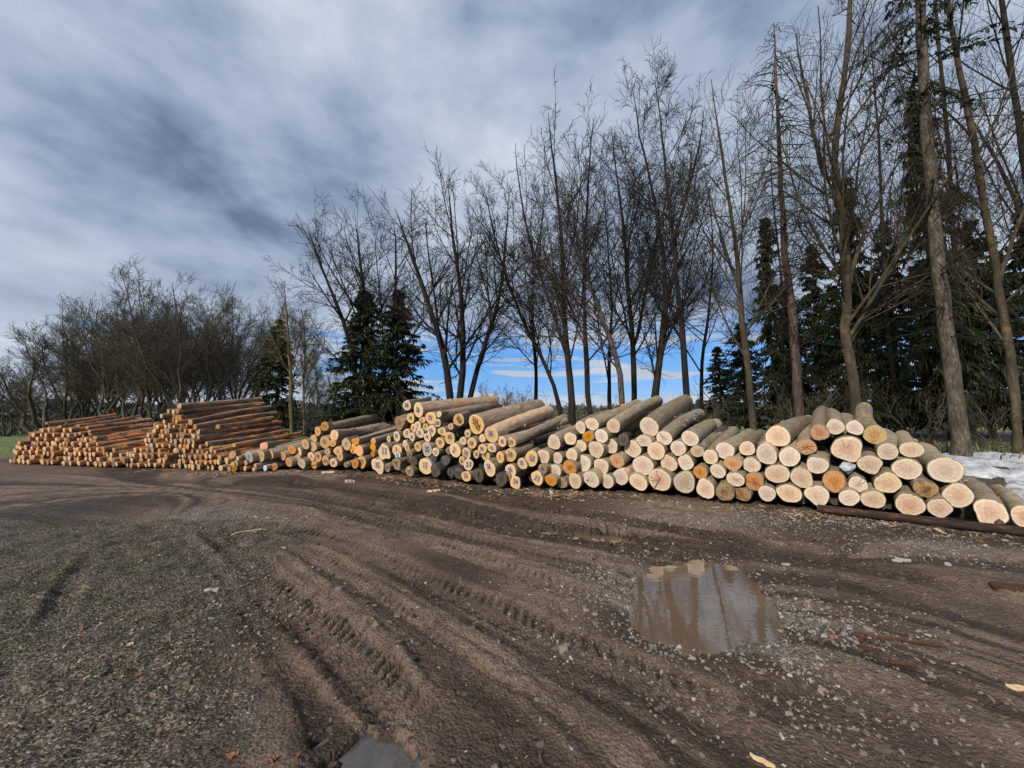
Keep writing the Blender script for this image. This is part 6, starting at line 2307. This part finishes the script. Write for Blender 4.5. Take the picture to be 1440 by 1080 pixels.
M['bark_chip'] = mat_flat('reddish_bark_piece', (0.035, 0.016, 0.011), (0.13, 0.055, 0.034), 40, 0.8, 0.6)
M['bark_chip_dark'] = mat_flat('dark_bark_piece', (0.03, 0.015, 0.011), (0.10, 0.04, 0.026), 40, 0.7, 0.6)
M['leaf_o'] = mat_flat('orange_brown_leaf', (0.18, 0.075, 0.04), (0.32, 0.14, 0.075), 60, 0.7, 0.4)
M['stone_pale'] = mat_flat('pale_flat_stone', (0.30, 0.26, 0.21), (0.42, 0.37, 0.31), 30, 0.9, 0.4)
SH = [
    ('bark_strip', 1265, 903, 0.62, 0.045, 0.012, -0.22, 'bark_chip', 'long reddish bark strip lying on the mud right of the big puddle', 'bark strip', 0.010),
    ('bark_piece', 1222, 917, 0.13, 0.08, 0.012, -0.6, 'bark_chip_dark', 'dark red bark piece at the gravel edge, below the long bark strip', 'bark', 0.008),
    ('bark_piece', 1215, 902, 0.11, 0.05, 0.012, 0.5, 'bark_chip', 'curled red bark piece near the left tip of the long bark strip', 'bark', 0.012),
    ('bark_piece', 1171, 901, 0.05, 0.035, 0.012, 0.2, 'leaf_o', 'small orange-red bark chip on the gravel by the puddle', 'bark', 0.004),
    ('bark_piece', 1270, 936, 0.16, 0.03, 0.010, -0.35, 'bark_chip', 'thin reddish bark sliver below the long bark strip', 'bark', 0.006),
    ('bark_piece', 1185, 871, 0.14, 0.02, 0.010, -0.55, 'bark_chip_dark', 'black sliver of bark on the gravel, right of the puddle', 'bark', 0.004),
    ('torn_stick', 1072, 1069, 0.105, 0.016, 0.009, -0.75, 'wood_pale', 'torn bright yellow stick at the bottom of the photo', 'stick', 0.0),
    ('dead_leaf', 326, 1063, 0.055, 0.03, 0.004, 0.1, 'leaf_o', 'reddish dead leaf lying flat on the litter near the bottom edge', 'leaf', 0.004),
    ('dead_leaf', 384, 1070, 0.04, 0.018, 0.004, 0.9, 'leaf_o', 'folded orange dead leaf between the red leaf and the puddle', 'leaf', 0.006),
    ('dead_leaf', 419, 1066, 0.03, 0.015, 0.004, 1.4, 'leaf_o', 'narrow tan dead leaf nearest the grey puddle', 'leaf', 0.005),
    ('dead_leaf', 300, 943, 0.022, 0.016, 0.004, 0.4, 'leaf_o', 'tiny orange leaf on the dark litter', 'leaf', 0.003),
    ('flat_stone', 297, 832, 0.13, 0.07, 0.014, 0.1, 'stone_pale', 'pale flat stone sunk in the track beside the chip litter', 'stone', 0.0),
    ('flat_stone', 1268, 789, 0.20, 0.09, 0.014, 0.0, 'stone_pale', 'pale flat slab on the mud at the right, beyond the puddle', 'stone', 0.0),
    ('flat_stone', 1105, 790, 0.10, 0.05, 0.02, 0.0, 'stone_pale', 'small pale flat stone by the dark rut', 'stone', 0.0),
    ('wood_piece', 102, 936, 0.028, 0.022, 0.012, 0.3, 'wood_pale', 'pale chunk of wood on the dark grass at the left', 'wood chip', 0.0),
    ('wood_piece', 121, 954, 0.028, 0.016, 0.010, 1.0, 'wood_pale', 'slanted pale chip below the pale chunk of wood', 'wood chip', 0.0),
    ('wood_piece', 196, 954, 0.026, 0.018, 0.010, 0.0, 'leaf_o', 'pinkish chip on the dark litter at the left', 'wood chip', 0.0),
    ('wood_piece', 184, 904, 0.035, 0.022, 0.010, 0.5, 'wood_pale', 'pale splinter among the litter, above the pinkish chip', 'wood chip', 0.0),
    ('wood_piece', 115, 885, 0.045, 0.016, 0.008, -0.5, 'leaf_o', 'reddish splinter in the litter at the left', 'wood chip', 0.0),
    ('wood_piece', 492, 678, 0.26, 0.10, 0.06, 0.1, 'stone_pale', 'pale block of wood on the mud before the middle heap', 'wood block', 0.0),
    ('wood_piece', 463, 665, 0.42, 0.10, 0.05, 0.35, 'wood_pale', 'forked yellow splinter of wood at the foot of the middle heap', 'wood', 0.0),
    ('wood_piece', 1430, 965, 0.10, 0.03, 0.012, -0.3, 'wood_pale', 'yellow splinter at the right edge of the photo', 'wood chip', 0.0),
    ('wood_piece', 1418, 828, 0.30, 0.10, 0.03, -0.1, 'bark_chip_dark', 'black piece of bark at the right edge by the rut', 'bark', 0.0),
    ('bark_strip', 350, 748, 0.5, 0.03, 0.012, 0.6, 'wood_pale', 'thin straw-coloured sliver crossing the dry patch of track', 'wood sliver', 0.0),
    ('wood_piece', 610, 690, 0.3, 0.08, 0.03, 0.2, 'wood_pale', 'pale splinter before the black logs of the numbered heap', 'wood', 0.0),
]
for i, (nm, px, py, L, W, T, an, mt, lab, cat, cu) in enumerate(SH):
    if 'bark_' in nm:
        L, W = L * 0.85, W * 0.6
    shard(nm, px, py, L, W, T, an, M[mt], lab, cat, 700 + i, cu)


def stick(name, pts, r, mat, label, cat):
    P = np.array(pts)
    org = P[0].copy()
    f0 = np.linspace(0, 1, len(P))
    f1 = np.linspace(0, 1, 12)
    Q = np.stack([np.interp(f1, f0, P[:, j]) for j in range(3)], 1)
    b = Bag()
    b.add(*tubes((Q - org)[None], np.linspace(r, r * 0.5, 12)[None], 6))
    link(name, b.mesh(name, M[mat]), loc=org, label=label, cat=cat)


Yf = surf_y(440, 655)
stick('leaning_stick', [at_depth(424, 664, Yf - 0.7), at_depth(440, 655, Yf - 0.35), at_depth(463, 647, Yf - 0.1)], 0.02, 'tree_conifer', 'pale stick leaning from the mud against the middle heap', 'stick')
stick('forked_branch', [at_depth(480, 668, Yf - 0.6), at_depth(490, 655, Yf - 0.35), at_depth(497, 630, Yf - 0.2), at_depth(501, 608, Yf - 0.05)], 0.014, 'tree_dark', 'thin dark branch propped upright against the middle heap', 'branch')
